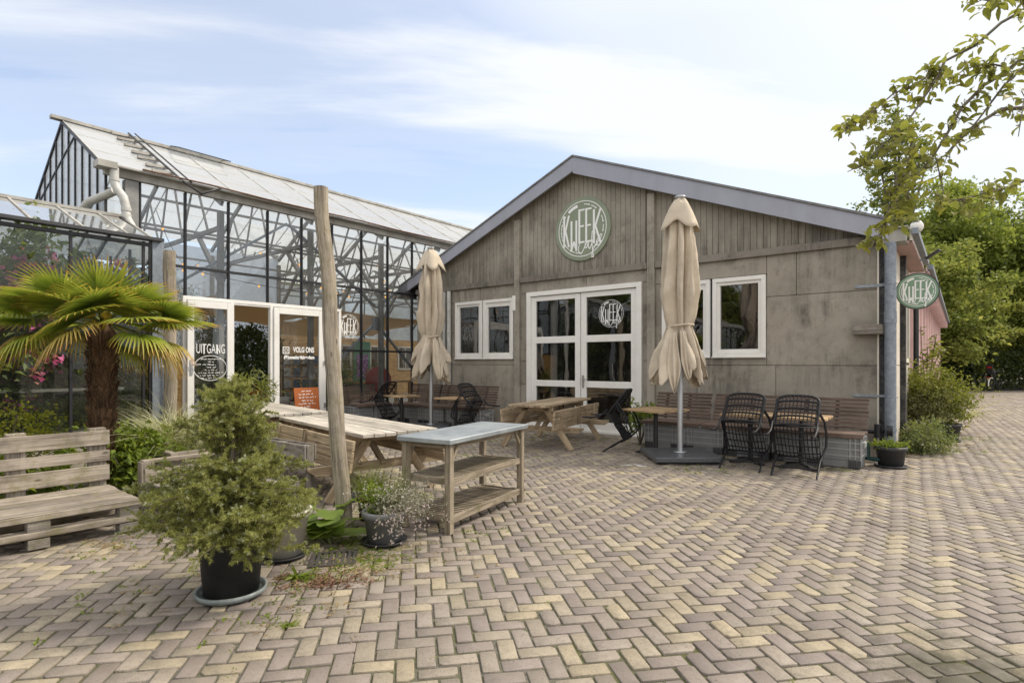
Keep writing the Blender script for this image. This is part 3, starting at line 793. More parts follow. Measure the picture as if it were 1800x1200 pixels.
# double doors
dr = MB()
dr.box((-6.535, FV, 3.1), (2.92, .12, .1)); dr.box((-7.94, FV, 1.525), (.11, .12, 3.05)); dr.box((-5.13, FV, 1.525), (.11, .12, 3.05)); dr.box((-6.535, FV - .01, .02), (2.92, .16, .05))
dr.build('door_frame', M['white'], cafe, .004)
for s, (a, b) in enumerate(((-7.88, -6.545), (-6.525, -5.19))):
    l = MB(); y = FV + .015; dep = .06; st = .135
    l.box((a + st / 2, y, 1.545), (st, dep, 2.99)); l.box((b - st / 2, y, 1.545), (st, dep, 2.99))
    for z, h in ((2.985, .11), (2.03, .15), (1.04, .14), (.14, .19)): l.box(((a + b) / 2, y, z), (b - a - 2 * st, dep, h))
    d = l.build('door', M['white'], cafe, .005)
    for z0, z1 in ((2.105, 2.93), (1.11, 1.955), (.235, .97)):
        MB().quad((a + st, y + .005, z0), (b - st, y + .005, z0), (b - st, y + .005, z1), (a + st, y + .005, z1)).build('pane', M['win_glass'], d)
    if s == 1:
        MB().box((a + .06, y - .037, 1.1), (.045, .014, .27)).tube([(a + .06, y - .04, 1.15), (a + .06, y - .09, 1.15), (a + .19, y - .09, 1.15)], .011, 8).build('handle', M['chrome'], d)
        lm = MB(); round_mark(lm, .335, frameT((-5.80, y - .002, 2.55), (1, 0, 0), (0, 0, 1)), k=.85); lm.build('painted_mark', M['lettering'], d)
# small white box beside the window
MB().box((-8.36, FV - .03, 2.93), (.1, .09, .36)).tube([(-8.34, FV - .03, 2.75), (-8.34, FV - .03, 2.66)], .022, 8).build('wall_box', M['white'], cafe, .006)
# downpipes on the front
dp = MB().tube([(-10.52, FV - .09, .9), (-10.52, FV - .09, 3.38)], .055, 14)
for z in (1.5, 2.3, 3.1): dp.tube([(-10.52, FV - .09, z), (-10.52, FV - .09, z + .05)], .061, 14)
dp.build('downpipe', M['pvc'], cafe)
MB().tube([(-10.72, FV - .06, .9), (-10.72, FV - .06, 3.38)], .045, 12).build('downpipe', M['pvc'], cafe)
# corner: blackened post, pale trim, galvanised downpipe with straps
MB().box((-.985, FV + .05, 1.75), (.075, .1, 3.5)).build('corner_post', M['tar'], cafe, .004)
MB().box((-1.035, FV - .004, 1.75), (.025, .03, 3.4)).box((-.925, FV + .04, 1.75), (.04, .1, 3.4)).build('corner_trim', M['cream'], cafe, .003)
gp = MB().tube([(-.86, FV - .16, .1), (-.86, FV - .16, 3.36)], .078, 18).tube([(-.86, FV - .16, 2.12), (-.86, FV - .16, 2.3)], .085, 18).tube([(-.86, FV - .16, .45), (-.86, FV - .16, .5)], .084, 18)
gp.build('downpipe', M['galv'], cafe)
st = MB().box((-1.1, FV - .02, 2.73), (.5, .012, .045)).tube([(-.95, FV - .16, 2.73), (-.86, FV - .245, 2.73), (-.77, FV - .16, 2.73)], .012, 6)
st.box((-1.1, FV - .02, .98), (.55, .012, .04)).tube([(-.95, FV - .16, .98), (-.86, FV - .245, .98), (-.77, FV - .16, .98)], .012, 6)
st.build('pipe_strap', M['strap'], cafe)
MB().box((-1.16, FV - .09, 2.03), (.4, .15, .15)).build('timber_block', M['pallet_dark'], cafe, .004)
MB().tube([(-1.25, FV - .1, .42), (-1.0, FV - .14, .42), (-.94, FV - .16, .44)], .032, 8).tube([(-1.02, FV - .2, .34), (-1.02, FV - .2, .55)], .05, 10).tube([(-.9, FV - .24, .46), (-.82, FV - .24, .46)], .08, 12).build('drain_joint', M['black'], cafe)

# right-hand side wall, running away from the camera
SU = -1.0
sw = MB()
for a, b in ((FV + .18, 11.9), (12.12, 14.3)):
    for z0, z1 in ((0, 1.46), (1.46, 3.38)):
        if a > 12 and z0 > 1: continue
        sw.box((SU + .2 - .1, (a + b) / 2, (z0 + z1) / 2), (.12, b - a - .01, z1 - z0 - .01))
sw.box((SU + .1, 12.35, 2.42), (.12, .45, 1.9)).box((SU + .1, 14.15, 2.42), (.12, .3, 1.9)).box((SU + .1, 13.3, 3.2), (.12, 1.4, .35))
sw.build('side_wall', M['side_conc'], cafe, .004)
for v in (12.01,): MB().box((SU + .19, v, 1.7), (.1, .2, 3.4)).build('side_post', M['tar'], cafe)
f = MB()
for z in (1.55, 2.98): f.box((SU + .13, 13.3, z), (.08, 1.45, .08))
for v in (12.6, 13.3, 14.0): f.box((SU + .13, v, 2.26), (.08, .07, 1.36))
f = f.build('side_window', M['cream'], cafe, .003)
MB().quad((SU + .12, 12.6, 1.55), (SU + .12, 14.0, 1.55), (SU + .12, 14.0, 3.0), (SU + .12, 12.6, 3.0)).build('pane', M['win_glass'], f)
MB().tube([(SU + .26, 14.42, 0), (SU + .26, 14.42, 3.2)], .05, 10).build('side_pipe', M['black'], cafe)
pk = MB().box((SU + .05, 24.6, 1.65), (.16, 20, 3.3))
v = 15.0
while v < 34: pk.box((SU + .16, v, 1.65), (.1, .16, 3.3)); v += 1.55
pk.build('pink_wall', M['pink'], cafe)
k = 0; v = 15.85
while v < 33:
    if k % 2 == 0:
        q = MB().box((SU + .145, v, 2.2), (.03, .95, 1.5)).build('side_window', M['cream'], cafe)
        MB().quad((SU + .163, v - .4, 1.55), (SU + .163, v + .4, 1.55), (SU + .163, v + .4, 2.85), (SU + .163, v - .4, 2.85)).build('pane', M['win_glass'], q)
    else:
        MB().box((SU + .14, v, 1.15), (.03, .95, 2.3)).build('side_door', M['pinkdark'], cafe, .003)
    k += 1; v += 1.55
ev = MB().box((-.74, 12.4, 3.38), (.30, 3.5, .03)).build('soffit', M['pinkdark'], cafe)
MB().box((-.615, 12.4, 3.45), (.03, 3.5, .16)).build('eaves_board', M['cream'], cafe)
MB().box((-.56, 12.4, 3.53), (.09, 3.6, .09)).build('eaves_gutter', M['galv'], cafe)
ev = MB().box((-.70, 24.4, 3.36), (.36, 20.2, .03)); ev.box((-.56, 24.4, 3.4), (.03, 20.2, .12))
v = 14.6
while v < 34.4: ev.box((-.69, v, 3.27), (.32, .09, .15)); v += .78
ev.build('pink_eaves', M['pink'], cafe)
MB().box((-.5, 24.4, 3.46), (.1, 20.2, .09)).build('eaves_gutter', M['galv'], cafe)

# gable sign, door-side sign, lamps on the eaves
sg = thing('round_sign', 'large round sage green sign with white lettering high on the boarded gable', 'sign', (-6.5, FV + .03, 4.44))
sg.rotation_euler = (R(90), 0, 0)
MB().lathe([(.001, .04), (.69, .04), (.70, .034), (.70, -.03), (.001, -.03)], 72, smooth=False).build('disc', M['sign'], sg)
mk = MB(); round_mark(mk, .70, frameT((0, 0, .044), (1, 0, 0), (0, 1, 0)), .86, k=.95); mk.build('lettering', M['lettering'], sg)
s2 = thing('round_sign', 'small round green sign on a bracket sticking out past the corner downpipe', 'sign', (-.55, 11.0, 2.64))
s2.rotation_euler = (R(90), 0, R(3))
MB().lathe([(.001, .03), (.272, .03), (.272, -.03), (.001, -.03)], 56, smooth=False).build('disc', M['sign2'], s2)
MB().lathe([(.273, .034), (.285, .034), (.285, -.034), (.273, -.034), (.273, .034)], 56, smooth=False).build('rim', M['black'], s2)
mk = MB(); round_mark(mk, .272, frameT((0, 0, .033), (1, 0, 0), (0, 1, 0)), .86, k=1.1); mk.build('lettering', M['lettering'], s2)
MB().bar((-.28, 0, 0), (-.42, 0, 0), .03, .03).box((-.43, 0, 0), (.02, .05, .2)).build('bracket', M['black'], s2)
lp = thing('dome_lamp', 'white dome lamp with a dark cap standing on the gutter corner', 'lamp', (-.545, 10.75, 3.62))
MB().lathe([(.001, -.09), (.06, -.085), (.085, -.04), (.09, .01), (.075, .05)], 20).build('lamp_dome', M['white'], lp)
MB().lathe([(.076, .045), (.06, .075), (.001, .085)], 20).build('lamp_cap', M['darkpot'], lp)
MB().bar((0, 0, -.05), (-.1, .05, -.16), .02, .02).build('bracket', M['galv'], lp)
fl = thing('floodlight', 'slim dark floodlight tilted on an arm above the small green sign', 'lamp', (-.5, 12.6, 3.38))
MB().bar((0, 0, 0), (.2, -.05, .13), .12, .03).build('lamp_head', M['black'], fl, .004); MB().bar((-.09, 0, -.02), (.02, 0, 0), .025, .025).build('arm', M['galv'], fl)
# curtains behind the panes
def curtain(name, label, u0, u1, z0, z1, m, tied=True, y=FV + .22):
    nx, nz = 26, 14; V = []; F = []
    for j in range(nz + 1):
        t = j / nz; z = z1 + (z0 - z1) * t
        pinch = 1 - (.62 * math.exp(-((t - .62) / .16) ** 2) if tied else 0)
        for i in range(nx + 1):
            s = i / nx
            V.append((u1 - (u1 - u0) * pinch * (1 - s), y + .035 * math.sin(s * 22 + t * 1.5), z))
    for j in range(nz):
        for i in range(nx):
            a = j * (nx + 1) + i; F.append((a, a + 1, a + nx + 2, a + nx + 1))
    o = link(name, np_mesh(name, V, F, m, smooth=True)); o.modifiers.new('thick', 'SOLIDIFY').thickness = .006
    return tag(o, label, 'curtain')
curtain('curtain', 'dark mauve curtain tied back inside the window beside the large parasol', -3.25, -2.83, 1.6, 3.0, M['curtain'])
curtain('curtain', 'pale narrow curtain hanging behind the left leaf of the white double doors', -7.5, -7.3, .3, 3.0, M['palecloth'], False)
for (x, y, lb) in ((-5.9, 12.0, 'blue grey table inside behind the right door leaf'), (-7.4, 12.3, 'small table inside behind the left door leaf')):
    t = thing('dining_table', lb, 'table', (x, y, .015))
    MB().box((0, 0, .735), (1.2, .7, .03)).build('tabletop', M['steel'], t)
    for sx_ in (-.5, .5):
        for sy_ in (-.28, .28): MB().bar((sx_, sy_, 0), (sx_, sy_, .72), .04, .04).build('leg', M['black'], t)
# ------------------------------------------------------------------ the glasshouse
GU = -12.0; GV0, GV1 = 3.35, 32.0
gh = thing('greenhouse', 'tall glazed greenhouse with black glazing bars and a whitewashed glass roof', 'greenhouse')
EZ, RGZ, RGU, LU = 4.9, 6.46, -14.75, -17.5
def grz(u):
    return EZ + (RGZ - EZ) * (1 - abs(u - RGU) / 2.75)
muls = [3.88, 4.67, 5.51, 6.36, 7.18, 7.99, 8.85, 9.69, 10.55]
v = 11.38
while v < 31.8: muls.append(v); v += .84
b = MB(); bw = .042
for v in muls:
    lo = 0 if not (4.63 < v < 7.6) else 2.77
    b.box((GU, v, (lo + 4.86) / 2), (.06, bw, 4.86 - lo))
    b.box((GU + .035, v, (lo + 4.86) / 2), (.014, .02, 4.86 - lo))
b.box((GU, (GV0 + GV1) / 2, 3.4), (.055, GV1 - GV0, .05)); b.box((GU, (GV0 + 4.6) / 2, 1.82), (.055, 1.3, .05))
b.box((GU, (8.2 + GV1) / 2, 1.81), (.055, GV1 - 8.2, .05)); b.box((GU, 12, .06), (.1, 8.2, .12)); b.box((GU, 4, .06), (.1, 1.3, .12))
b.build('glazing_bars', M['black'], gh)
def pane(v0, v1, z0, z1, m='gh_glass', u=GU - .008, parent=gh, name='pane'):
    return MB().quad((u, v0, z0), (u, v1, z0), (u, v1, z1), (u, v0, z1)).build(name, M[m], parent)
ed = [GV0] + muls
for a, c in zip(ed, ed[1:]):
    if a > 14: continue
    pane(a + .02, c - .02, 3.43, 4.86)
    if c < 4.7: pane(a + .02, c - .02, 1.84, 3.38)
    elif c < 8.2: pane(a + .02, c - .02, 2.82, 3.38)
    else:
        pane(a + .02, c - .02, 1.84, 3.38); pane(a + .02, c - .02, .12, 1.79)
pane(14.0, GV1, .1, 4.86, name='far_panes')
# gutter board and gutter
gt = MB().box((GU + .05, (GV0 + GV1) / 2, 4.95), (.1, GV1 - GV0 + .1, .17)).box((GU + .13, (GV0 + GV1) / 2, 5.02), (.2, GV1 - GV0 + .15, .035)).box((GU + .16, GV0 - .05, 5.0), (.26, .3, .12))
gt.build('gutter', M['gutter'], gh, .004)
MB().tube([(GU + .25, GV0 + .5 + i * 1.2, 5.05 + .012 * math.sin(i * 2.1)) for i in range(24)], .018, 6).build('gutter_cable', M['rust'], gh)
# roof: two whitewashed slopes with thin bars
for sgn, nm in ((1, 'roof_glazing'), (-1, 'roof_glazing')):
    ue = RGU + sgn * 2.75
    n = 24; q = MB(); rb = MB()
    for i in range(n):
        a = GV0 + (GV1 - GV0) * i / n; c = GV0 + (GV1 - GV0) * (i + 1) / n
        for j, (s0, s1) in enumerate(((0, .34), (.34, .67), (.67, 1))):
            p = lambda s, v, dz=0: (ue + (RGU - ue) * s, v, EZ + .12 + (RGZ - EZ) * s + dz)
            d0 = rnd.uniform(-.002, .002)
            q.quad(p(s0, a, d0), p(s0, c, d0), p(s1, c, .012 + d0), p(s1, a, .012 + d0))
        rb.bar(p(0, a, .012), p(1, a, .012), .018, .022)
    for s in (.34, .67): rb.bar(p(s, GV0, .014), p(s, GV1, .014), .012, .014)
    q.build(nm, M['roof_glass'], gh); rb.build('roof_bars', M['pvc'], gh)
MB().box((RGU, (GV0 + GV1) / 2 - .05, RGZ + .15), (.16, GV1 - GV0 + .3, .07)).build('ridge_cap', M['gutter'], gh, .004)
# open ridge vent
vt = MB(); vt.bar((RGU + .05, 5.4, RGZ + .2), (RGU + .5, 5.4, RGZ + .06), .02, .02).bar((RGU + .05, 6.6, RGZ + .2), (RGU + .5, 6.6, RGZ + .06), .02, .02).bar((RGU + .5, 5.4, RGZ + .06), (RGU + .5, 6.6, RGZ + .06), .02, .02)
vt.bar((RGU + .05, 5.4, RGZ + .2), (RGU + .05, 6.6, RGZ + .2), .02, .02)
vt = vt.build('roof_vent', M['black'], gh)
MB().quad((RGU + .05, 5.4, RGZ + .2), (RGU + .05, 6.6, RGZ + .2), (RGU + .5, 6.6, RGZ + .06), (RGU + .5, 5.4, RGZ + .06)).build('vent_pane', M['roof_glass'], vt)
# roof service rail with its clips, running down the slope
rl = MB(); rp = lambda s, v, dz: (GU + (RGU - GU) * s, v, EZ + .12 + (RGZ - EZ) * s + dz)
rl.tube([rp(s / 10, 4.55, .12) for s in range(-1, 11)], .022, 6).tube([rp(s / 10, 4.68, .15) for s in range(-1, 11)], .016, 6)
rl.tube([rp(-.1, 4.55, .12), rp(-.2, 4.75, .05), (GU + .2, 5.3, 5.08)], .02, 6)
rl = rl.build('roof_rail', M['black'], gh)
for s in (.12, .24, .4, .52, .68, .84, .97): MB().bar(rp(s, 4.2, .05), rp(s, 4.6, .08), .07, .05).build('rail_clip', M['gutter'], rl)
# gable end
gb = MB(); nb = 12
MBp = MB()
for i in range(nb + 1):
    u = LU + (GU - LU) * i / nb
    gb.bar((u, GV0, 0), (u, GV0, grz(u) + .05), .03, .04, (0, 1, 0))
gb.bar((LU, GV0, EZ + .08), (RGU, GV0, RGZ + .1), .05, .06).bar((RGU, GV0, RGZ + .1), (GU, GV0, EZ + .08), .05, .06)
gb.bar((LU, GV0, 4.95), (RGU + .9, GV0, 6.05), .03, .03).box(((LU + GU) / 2, GV0, 3.4), (GU - LU, .045, .05))
gb.build('gable_bars', M['black'], gh)
for i in range(nb):
    a = LU + (GU - LU) * i / nb; c = LU + (GU - LU) * (i + 1) / nb
    MB().add([(a, GV0 + .01, .1), (c, GV0 + .01, .1), (c, GV0 + .01, grz(c) + .06), (a, GV0 + .01, grz(a) + .06)], [(0, 1, 2, 3)]).build('gable_pane', M['gh_gable'], gh)
# corner post and downpipe
MB().box((GU - .02, 3.74, 2.43), (.16, .22, 4.86)).build('corner_post', M['steel'], gh, .004)
pp = MB().tube([(GU + .2, 3.42, 4.98), (GU + .2, 3.42, 4.72), (GU + .22, 3.46, 4.6), (GU + .34, 3.52, 4.45), (GU + .38, 3.55, 4.25), (GU + .38, 3.55, 4.1), (GU + .45, 3.6, 3.95), (GU + .52, 3.63, 3.75), (GU + .52, 3.63, 0)], .072, 14)
for z in (4.74, 4.2, 4.08, 3.5): pp.tube([(GU + (.2 if z > 4.5 else .38 if z > 4 else .52), 3.42 if z > 4.5 else 3.55 if z > 4 else 3.63, z), (GU + (.2 if z > 4.5 else .38 if z > 4 else .52), 3.42 if z > 4.5 else 3.55 if z > 4 else 3.63, z + .06)], .082, 14)
pp.build('downpipe', M['pvc'], gh)
pq = MB().tube([(GU + .24, 3.42, 4.56), (GU + .05, 3.34, 4.5), (GU - .3, 3.2, 4.42), (GU - 2.8, 3.15, 4.0)], .072, 14)
for s in (.05, .55): pq.tube([(GU - .3 - 2.5 * s, 3.2 - .05 * s, 4.42 - .42 * s), (GU - .38 - 2.5 * s, 3.2 - .05 * s, 4.405 - .42 * s)], .083, 14)
pq.build('branch_pipe', M['pvc'], gh)
# steel: columns, trusses, braces, purlins
vs = [5.45 + 2.1 * i for i in range(12)]
for v in vs:
    for u in ((GU - .22, LU, -23.0) if v > 9.6 else (GU - .22, LU)):
        MB().box((u, v, 2.35), (.1, .11, 4.7)).build('column', M['steel'], gh)
    for (ue0, ur, ue1) in (((GU - .15, RGU, LU), (LU, -20.25, -23.0)) if v > 9.6 else ((GU - .15, RGU, LU),)):
        t = MB()
        n = 4
        def up(u): return EZ + .0 + (RGZ - EZ) * (1 - abs(u - ur) / 2.75)
        t.bar((ue0, v, EZ - .05), (ur, v, RGZ), .06, .1).bar((ur, v, RGZ), (ue1, v, EZ - .05), .06, .1).bar((ue0, v, 4.35), (ue1, v, 4.35), .06, .09)
        us = [ue0 + (ue1 - ue0) * i / n for i in range(n + 1)]
        for i in range(n):
            m_ = (us[i] + us[i + 1]) / 2
            t.bar((us[i], v, up(us[i]) - .05 if i else 4.4), (m_, v, 4.37), .035, .04).bar((m_, v, 4.37), (us[i + 1], v, up(us[i + 1]) - .05 if i < n - 1 else 4.4), .035, .04)
        t.bar((ue0 - .02, v, 3.15), (ue0 - 1.15, v, 4.33), .08, .08).bar((ue1 + .02, v, 3.15), (ue1 + 1.15, v, 4.33), .08, .08)
        t.build('truss', M['steel'], gh)
br = MB()
for (a, c, z0, z1) in ((7.15, 9.45, .4, 2.5), (11.85, 9.65, .4, 2.5), (4.5, 7.0, 3.0, 4.75), (9.57, 7.05, 3.0, 4.75), (9.6, 12.1, 3.0, 4.75), (14.6, 12.2, 3.0, 4.75)):
    br.bar((GU - .33, a, z0), (GU - .33, c, z1), .07, .05)
br.box((GU - .3, 9.57, 2.55), (.03, .3, .34))
br.build('wind_brace', M['galv'], gh)
pu = MB(); SV = 9.65
for sgn in (1, -1):
    for s in (.18, .5, .82):
        u = RGU + sgn * 2.75 * (1 - s); z = EZ + (RGZ - EZ) * s + .03
        pu.bar((u, GV0, z), (u, GV1, z), .05, .06)
for u in (-13.2, -16.2, -18.6, -20.3, -21.8): pu.bar((u, GV0 if u > -17 else SV, 4.3), (u, GV1, 4.3), .06, .05)
pu.build('purlins', M['steel'], gh)
# second span behind
n2 = MB(); b2 = MB()
for sgn in (1, -1):
    ue = -20.25 + sgn * 2.75
    n2.quad((ue, SV, EZ + .12), (ue, GV1, EZ + .12), (-20.25, GV1, RGZ + .12), (-20.25, SV, RGZ + .12))
    for i in range(30):
        v = SV + (GV1 - SV) * i / 29; b2.bar((ue, v, EZ + .1), (-20.25, v, RGZ + .1), .03, .03)
n2.build('roof_glazing', M['roof_glass'], gh); b2.build('roof_bars', M['gutter'], gh)
n2 = MB().quad((-17.5, SV, .1), (-23, SV, .1), (-23, SV, 4.9), (-17.5, SV, 4.9)).quad((-23, SV, .1), (-23, GV1, .1), (-23, GV1, 4.9), (-23, SV, 4.9)).quad((-17.5, GV0, .1), (-17.5, SV, .1), (-17.5, SV, 4.9), (-17.5, GV0, 4.9)).quad((-23, GV1, .1), (GU, GV1, .1), (GU, GV1, 4.9), (-23, GV1, 4.9))
n2.build('outer_panes', M['gh_gable'], gh)
b2 = MB()
for i in range(15): b2.box((-23, SV + 1.5 * i, 2.45), (.05, .05, 4.9))
for i in range(8): b2.box((-23 + 1.5 * i, GV1, 2.45), (.05, .05, 4.9))
b2.build('outer_bars', M['black'], gh)
tag(MB().add([(-17.5, GV0, .004), (GU, GV0, .004), (GU, GV1, .004), (-23, GV1, .004), (-23, SV, .004), (-17.5, SV, .004)], [(0, 1, 2, 3, 4, 5)]).build('greenhouse_floor', M['dimfloor']), kind='structure')
# particle board in the lowest bay beside the door
MB().box((GU + .03, 4.1, .93), (.03, 1.1, 1.74)).build('board_panel', M['osb'], gh, .003)
# door set
fr = MB()
fr.box((GU + .03, 6.4, 2.79), (.1, 3.6, .07))
for v in (4.63, 5.56, 6.42, 7.74, 8.17): fr.box((GU + .03, v, 1.38), (.1, .07, 2.76))
fr.box((GU + .03, 6.0, 2.74), (.08, .9, .04))
fr.build('door_frame', M['white'], gh, .004)
def leaf(v0, v1, u):
    l = MB(); s = .125; z0, z1 = .04, 2.74
    l.box((u, v0 + s / 2, (z0 + z1) / 2), (.055, s, z1 - z0)); l.box((u, v1 - s / 2, (z0 + z1) / 2), (.055, s, z1 - z0))
    l.box((u, (v0 + v1) / 2, z1 - .07), (.055, v1 - v0 - 2 * s, .14)); l.box((u, (v0 + v1) / 2, z0 + .1), (.055, v1 - v0 - 2 * s, .2))
    d = l.build('door', M['white'], gh, .005)
    MB().quad((u, v0 + s, z0 + .2), (u, v1 - s, z0 + .2), (u, v1 - s, z1 - .14), (u, v0 + s, z1 - .14)).build('pane', M['door_glass'], d)
    return d
dl = leaf(4.64, 5.53, GU + .16); drr = leaf(6.46, 7.70, GU + .08)
MB().box((GU + .197, 4.71, 1.42), (.014, .045, .3)).tube([(GU + .2, 4.71, 1.47), (GU + .25, 4.71, 1.47), (GU + .25, 4.86, 1.47)], .011, 8).build('handle', M['chrome'], dl)
for z in (.5, 1.5, 2.4): MB().box((GU + .12, 7.715, z), (.03, .03, .12)).build('hinge', M['chrome'], drr)
pane(7.8, 8.14, .1, 2.74, 'door_glass', GU + .03, gh, 'side_pane')
# painted words
T = frameT((GU + .166, 5.09, 0), (0, 1, 0), (0, 0, 1))
lt = MB().text('UITGANG', .27, T @ Matrix.Translation((.0, 1.78, 0)), .47)
for x, y0, y1 in ((-.135, 1.69, 1.87), (.125, 1.69, 1.87)):
    lt.stroke([(x, y0), (x, y1)], .022, T, .001)
ovl = ell(.315, -25, 205, 30, .2)
lt.stroke([(x - .01, y + 1.4) for x, y in ell(.32, 0, 360, 40, .25)], .012, T)
for k, (a, c) in enumerate(((-.2, .2), (-.06, .06), (-.16, .1), (-.08, .1), (-.12, .12), (-.24, .24), (-.26, .14), (-.2, .18))): scribble(lt, a, c, 1.58 - k * .055, .024, T, .008)
lt.build('painted_words', M['lettering'], dl)
T = frameT((GU + .086, 7.08, 0), (0, 1, 0), (0, 0, 1))
lt = MB().text('VOLG ONS', .17, T @ Matrix.Translation((.11, 1.80, 0)), .62, bold=.006).text('@kweekcafehaarlem', .105, T @ Matrix.Translation((.0, 1.63, 0)), .86, bold=.006)
sq = [(-.40, 1.72), (-.26, 1.72), (-.26, 1.86), (-.40, 1.86), (-.40, 1.72)]
lt.stroke(sq, .02, T).stroke([(x - .33, y + 1.79) for x, y in ell(.035, 0, 360, 16)], .014, T)
lt.build('painted_words', M['lettering'], drr)
T = frameT((GU + .004, 8.47, 2.42), (0, 1, 0), (0, 0, 1))
mk = MB(); round_mark(mk, .33, T, .9); mk.build('painted_mark', M['lettering'], gh)
T = frameT((GU + .036, 7.97, 0), (0, 1, 0), (0, 0, 1))
mk = MB().stroke([(0, 1.56), (0, 1.82)], .1, T).prism([(x * 1, y + 1.93) for x, y in ell(.055, 0, 360, 18)[:-1]], .002, T); mk.build('sticker', M['lettering'], gh)

# ------------------------------------------------------------------ the low glasshouse in front of it on the left
lh = thing('lean_to_greenhouse', 'low glass lean-to with black bars beside the palm, full of pink-flowering plants', 'greenhouse')
LU_, LR, LV1, LV0, LE, LRZ = -9.68, -11.07, 3.3, -20.0, 3.36, 3.95
LM, LS = (LV1 + LV0) / 2, LV1 - LV0
bb = MB()
lv = [3.27, 3.18] + [2.29 - 1.01 * i for i in range(22)]
for v in lv: bb.box((LU_, v, 1.85), (.045, .034, 2.98))
bb.box((LU_, LM, .36), (.08, LS, .06)).box((LU_, LM, 3.3), (.06, LS, .05))
bb.build('glazing_bars', M['black'], lh)
for a, c in zip(lv, lv[1:]):
    if a - c > .3: pane(c + .02, a - .02, .38, 3.3, 'lt_glass', LU_ - .008, lh)
MB().box((LU_ - .05, LM, .17), (.16, LS, .34)).build('plinth', M['concrete'], lh)
MB().box((LU_ - .03, LV1 + .07, 1.7), (.14, .16, 3.35)).build('corner_post', M['galv'], lh, .004)
MB().box((LU_ + .05, LM + .03, 3.37), (.1, LS + .15, .035)).box((LU_ + .1, LM + .03, 3.385), (.02, LS + .2, .05)).build('gutter', M['darkpot'], lh, .004)
rb = MB(); rv = [3.3, 2.98] + [2.44 - .575 * i for i in range(40)]
for v in rv:
    rb.bar((LU_, v, LE + .05), (LR, v, LRZ), .03, .035); rb.bar((LR, v, LRZ), (LR - 1.39, v, LE + .05), .03, .035)
rb.bar((LR, LV0, LRZ + .02), (LR, LV1, LRZ + .02), .06, .05)
rb.build('roof_bars', M['gutter'], lh)
for s in (1, -1):
    q = MB()
    for a, c in zip(rv, rv[1:]): q.quad((LR + s * 1.39, a, LE + .05), (LR + s * 1.39, c, LE + .05), (LR, c, LRZ), (LR, a, LRZ))
    q.build('roof_glazing', M['lt_roof'], lh)
eb = MB()
for i in range(4):
    u = LU_ - 2.78 * i / 3; eb.box((u, LV1, 1.85), (.05, .05, 3.0))
eb.bar((LU_, LV1, LE), (LR, LV1, LRZ), .05, .05).bar((LR, LV1, LRZ), (LR - 1.39, LV1, LE), .05, .05)
eb.build('end_bars', M['black'], lh)
MB().add([(LU_, LV1 - .01, .36), (LR - 1.39, LV1 - .01, .36), (LR - 1.39, LV1 - .01, LE), (LR, LV1 - .01, LRZ), (LU_, LV1 - .01, LE)], [(0, 1, 2, 3, 4)]).build('end_pane', M['lt_glass'], lh)
MB().quad((LR - 1.39, LV0, .3), (LR - 1.39, LV1, .3), (LR - 1.39, LV1, LE), (LR - 1.39, LV0, LE)).build('rear_panes', M['gh_gable'], lh)
hs = MB().tube([(LU_ + .06, LV1 + .12, 1.45), (LU_ + .1, LV1 + .2, 1.38), (LU_ + .12, LV1 + .22, 1.2), (LU_ + .08, LV1 + .17, 1.05), (LU_ + .07, LV1 + .14, .6)], .016, 8)
hs.build('hose', M['cream'], lh)
MB().tube([(LU_ + .02, LV1 + .12, .62), (LU_ + .2, LV1 + .16, .63)], .016, 8).bar((LU_ + .16, LV1 + .12, .72), (LU_ + .26, LV1 + .24, .64), .02, .02).build('tap', M['chrome'], lh)
# plant staging inside it, and the plants
for k, (z, lb) in enumerate(((.52, 'lower white plant staging shelf behind the lean-to glass'), (1.12, 'upper white plant staging shelf behind the lean-to glass'))):
    t = thing('plant_staging', lb, 'shelf', (-10.05 - .1 * k, .2, z), 0, 'staging inside the lean-to')
    MB().box((0, 0, 0), (.45, 5.6, .04)).build('shelf', M['cream'], t)
    for v in (-2.6, -.9, .9, 2.6): MB().bar((0, v, -z + .35 - .33), (0, v, -.02), .04, .04).build('leg', M['galv'], t)
for i, (v, h, nfl) in enumerate(((2.75, 2.9, 160), (1.95, 3.0, 640), (1.15, 2.8, 760), (.35, 2.9, 520), (-.6, 2.7, 300), (-1.7, 2.6, 160))):
    t = thing('flowering_climber', ['dense leafy climber in the lean-to corner by the grey post', 'leafy climber with pink bracts behind the palm trunk', 'pink-flowering climber left of the palm trunk behind glass', 'pink-flowering climber at the left end of the visible lean-to', 'climber with a few pink bracts beyond the left end of the bench', 'climber at the far dim end of the lean-to'][i], 'plant', (-10.5, v, .3), 0, 'plants inside the lean-to')
    p = [clumped((0, 0, h * .5), (.66, .62, h * .5), 120, 56, .3, .12, .062, droop=.4, shell=.3)]
    V, F = merge([q[0] for q in p]); link('foliage', np_mesh('foliage', V, F, M['conserv']), t)
    ctr = ball(max(3, nfl // 14), .3) * np.array([.55, .55, h * .42]) + np.array([.5, 0, h * .55])
    P = np.repeat(ctr, 14, 0) + rng.normal(0, .05, (len(ctr) * 14, 3)); V, F = leaf_arrays(P, rng.normal(0, 1, P.shape), .075, .07, .2)
    link('flowers', np_mesh('flowers', V, F, M['pinkfl']), t)
    MB().tube([(0, 0, -.28), (.02, .03, .6), (-.03, 0, h * .7)], [.03, .025, .012], 7).build('stem', M['bark'], t)

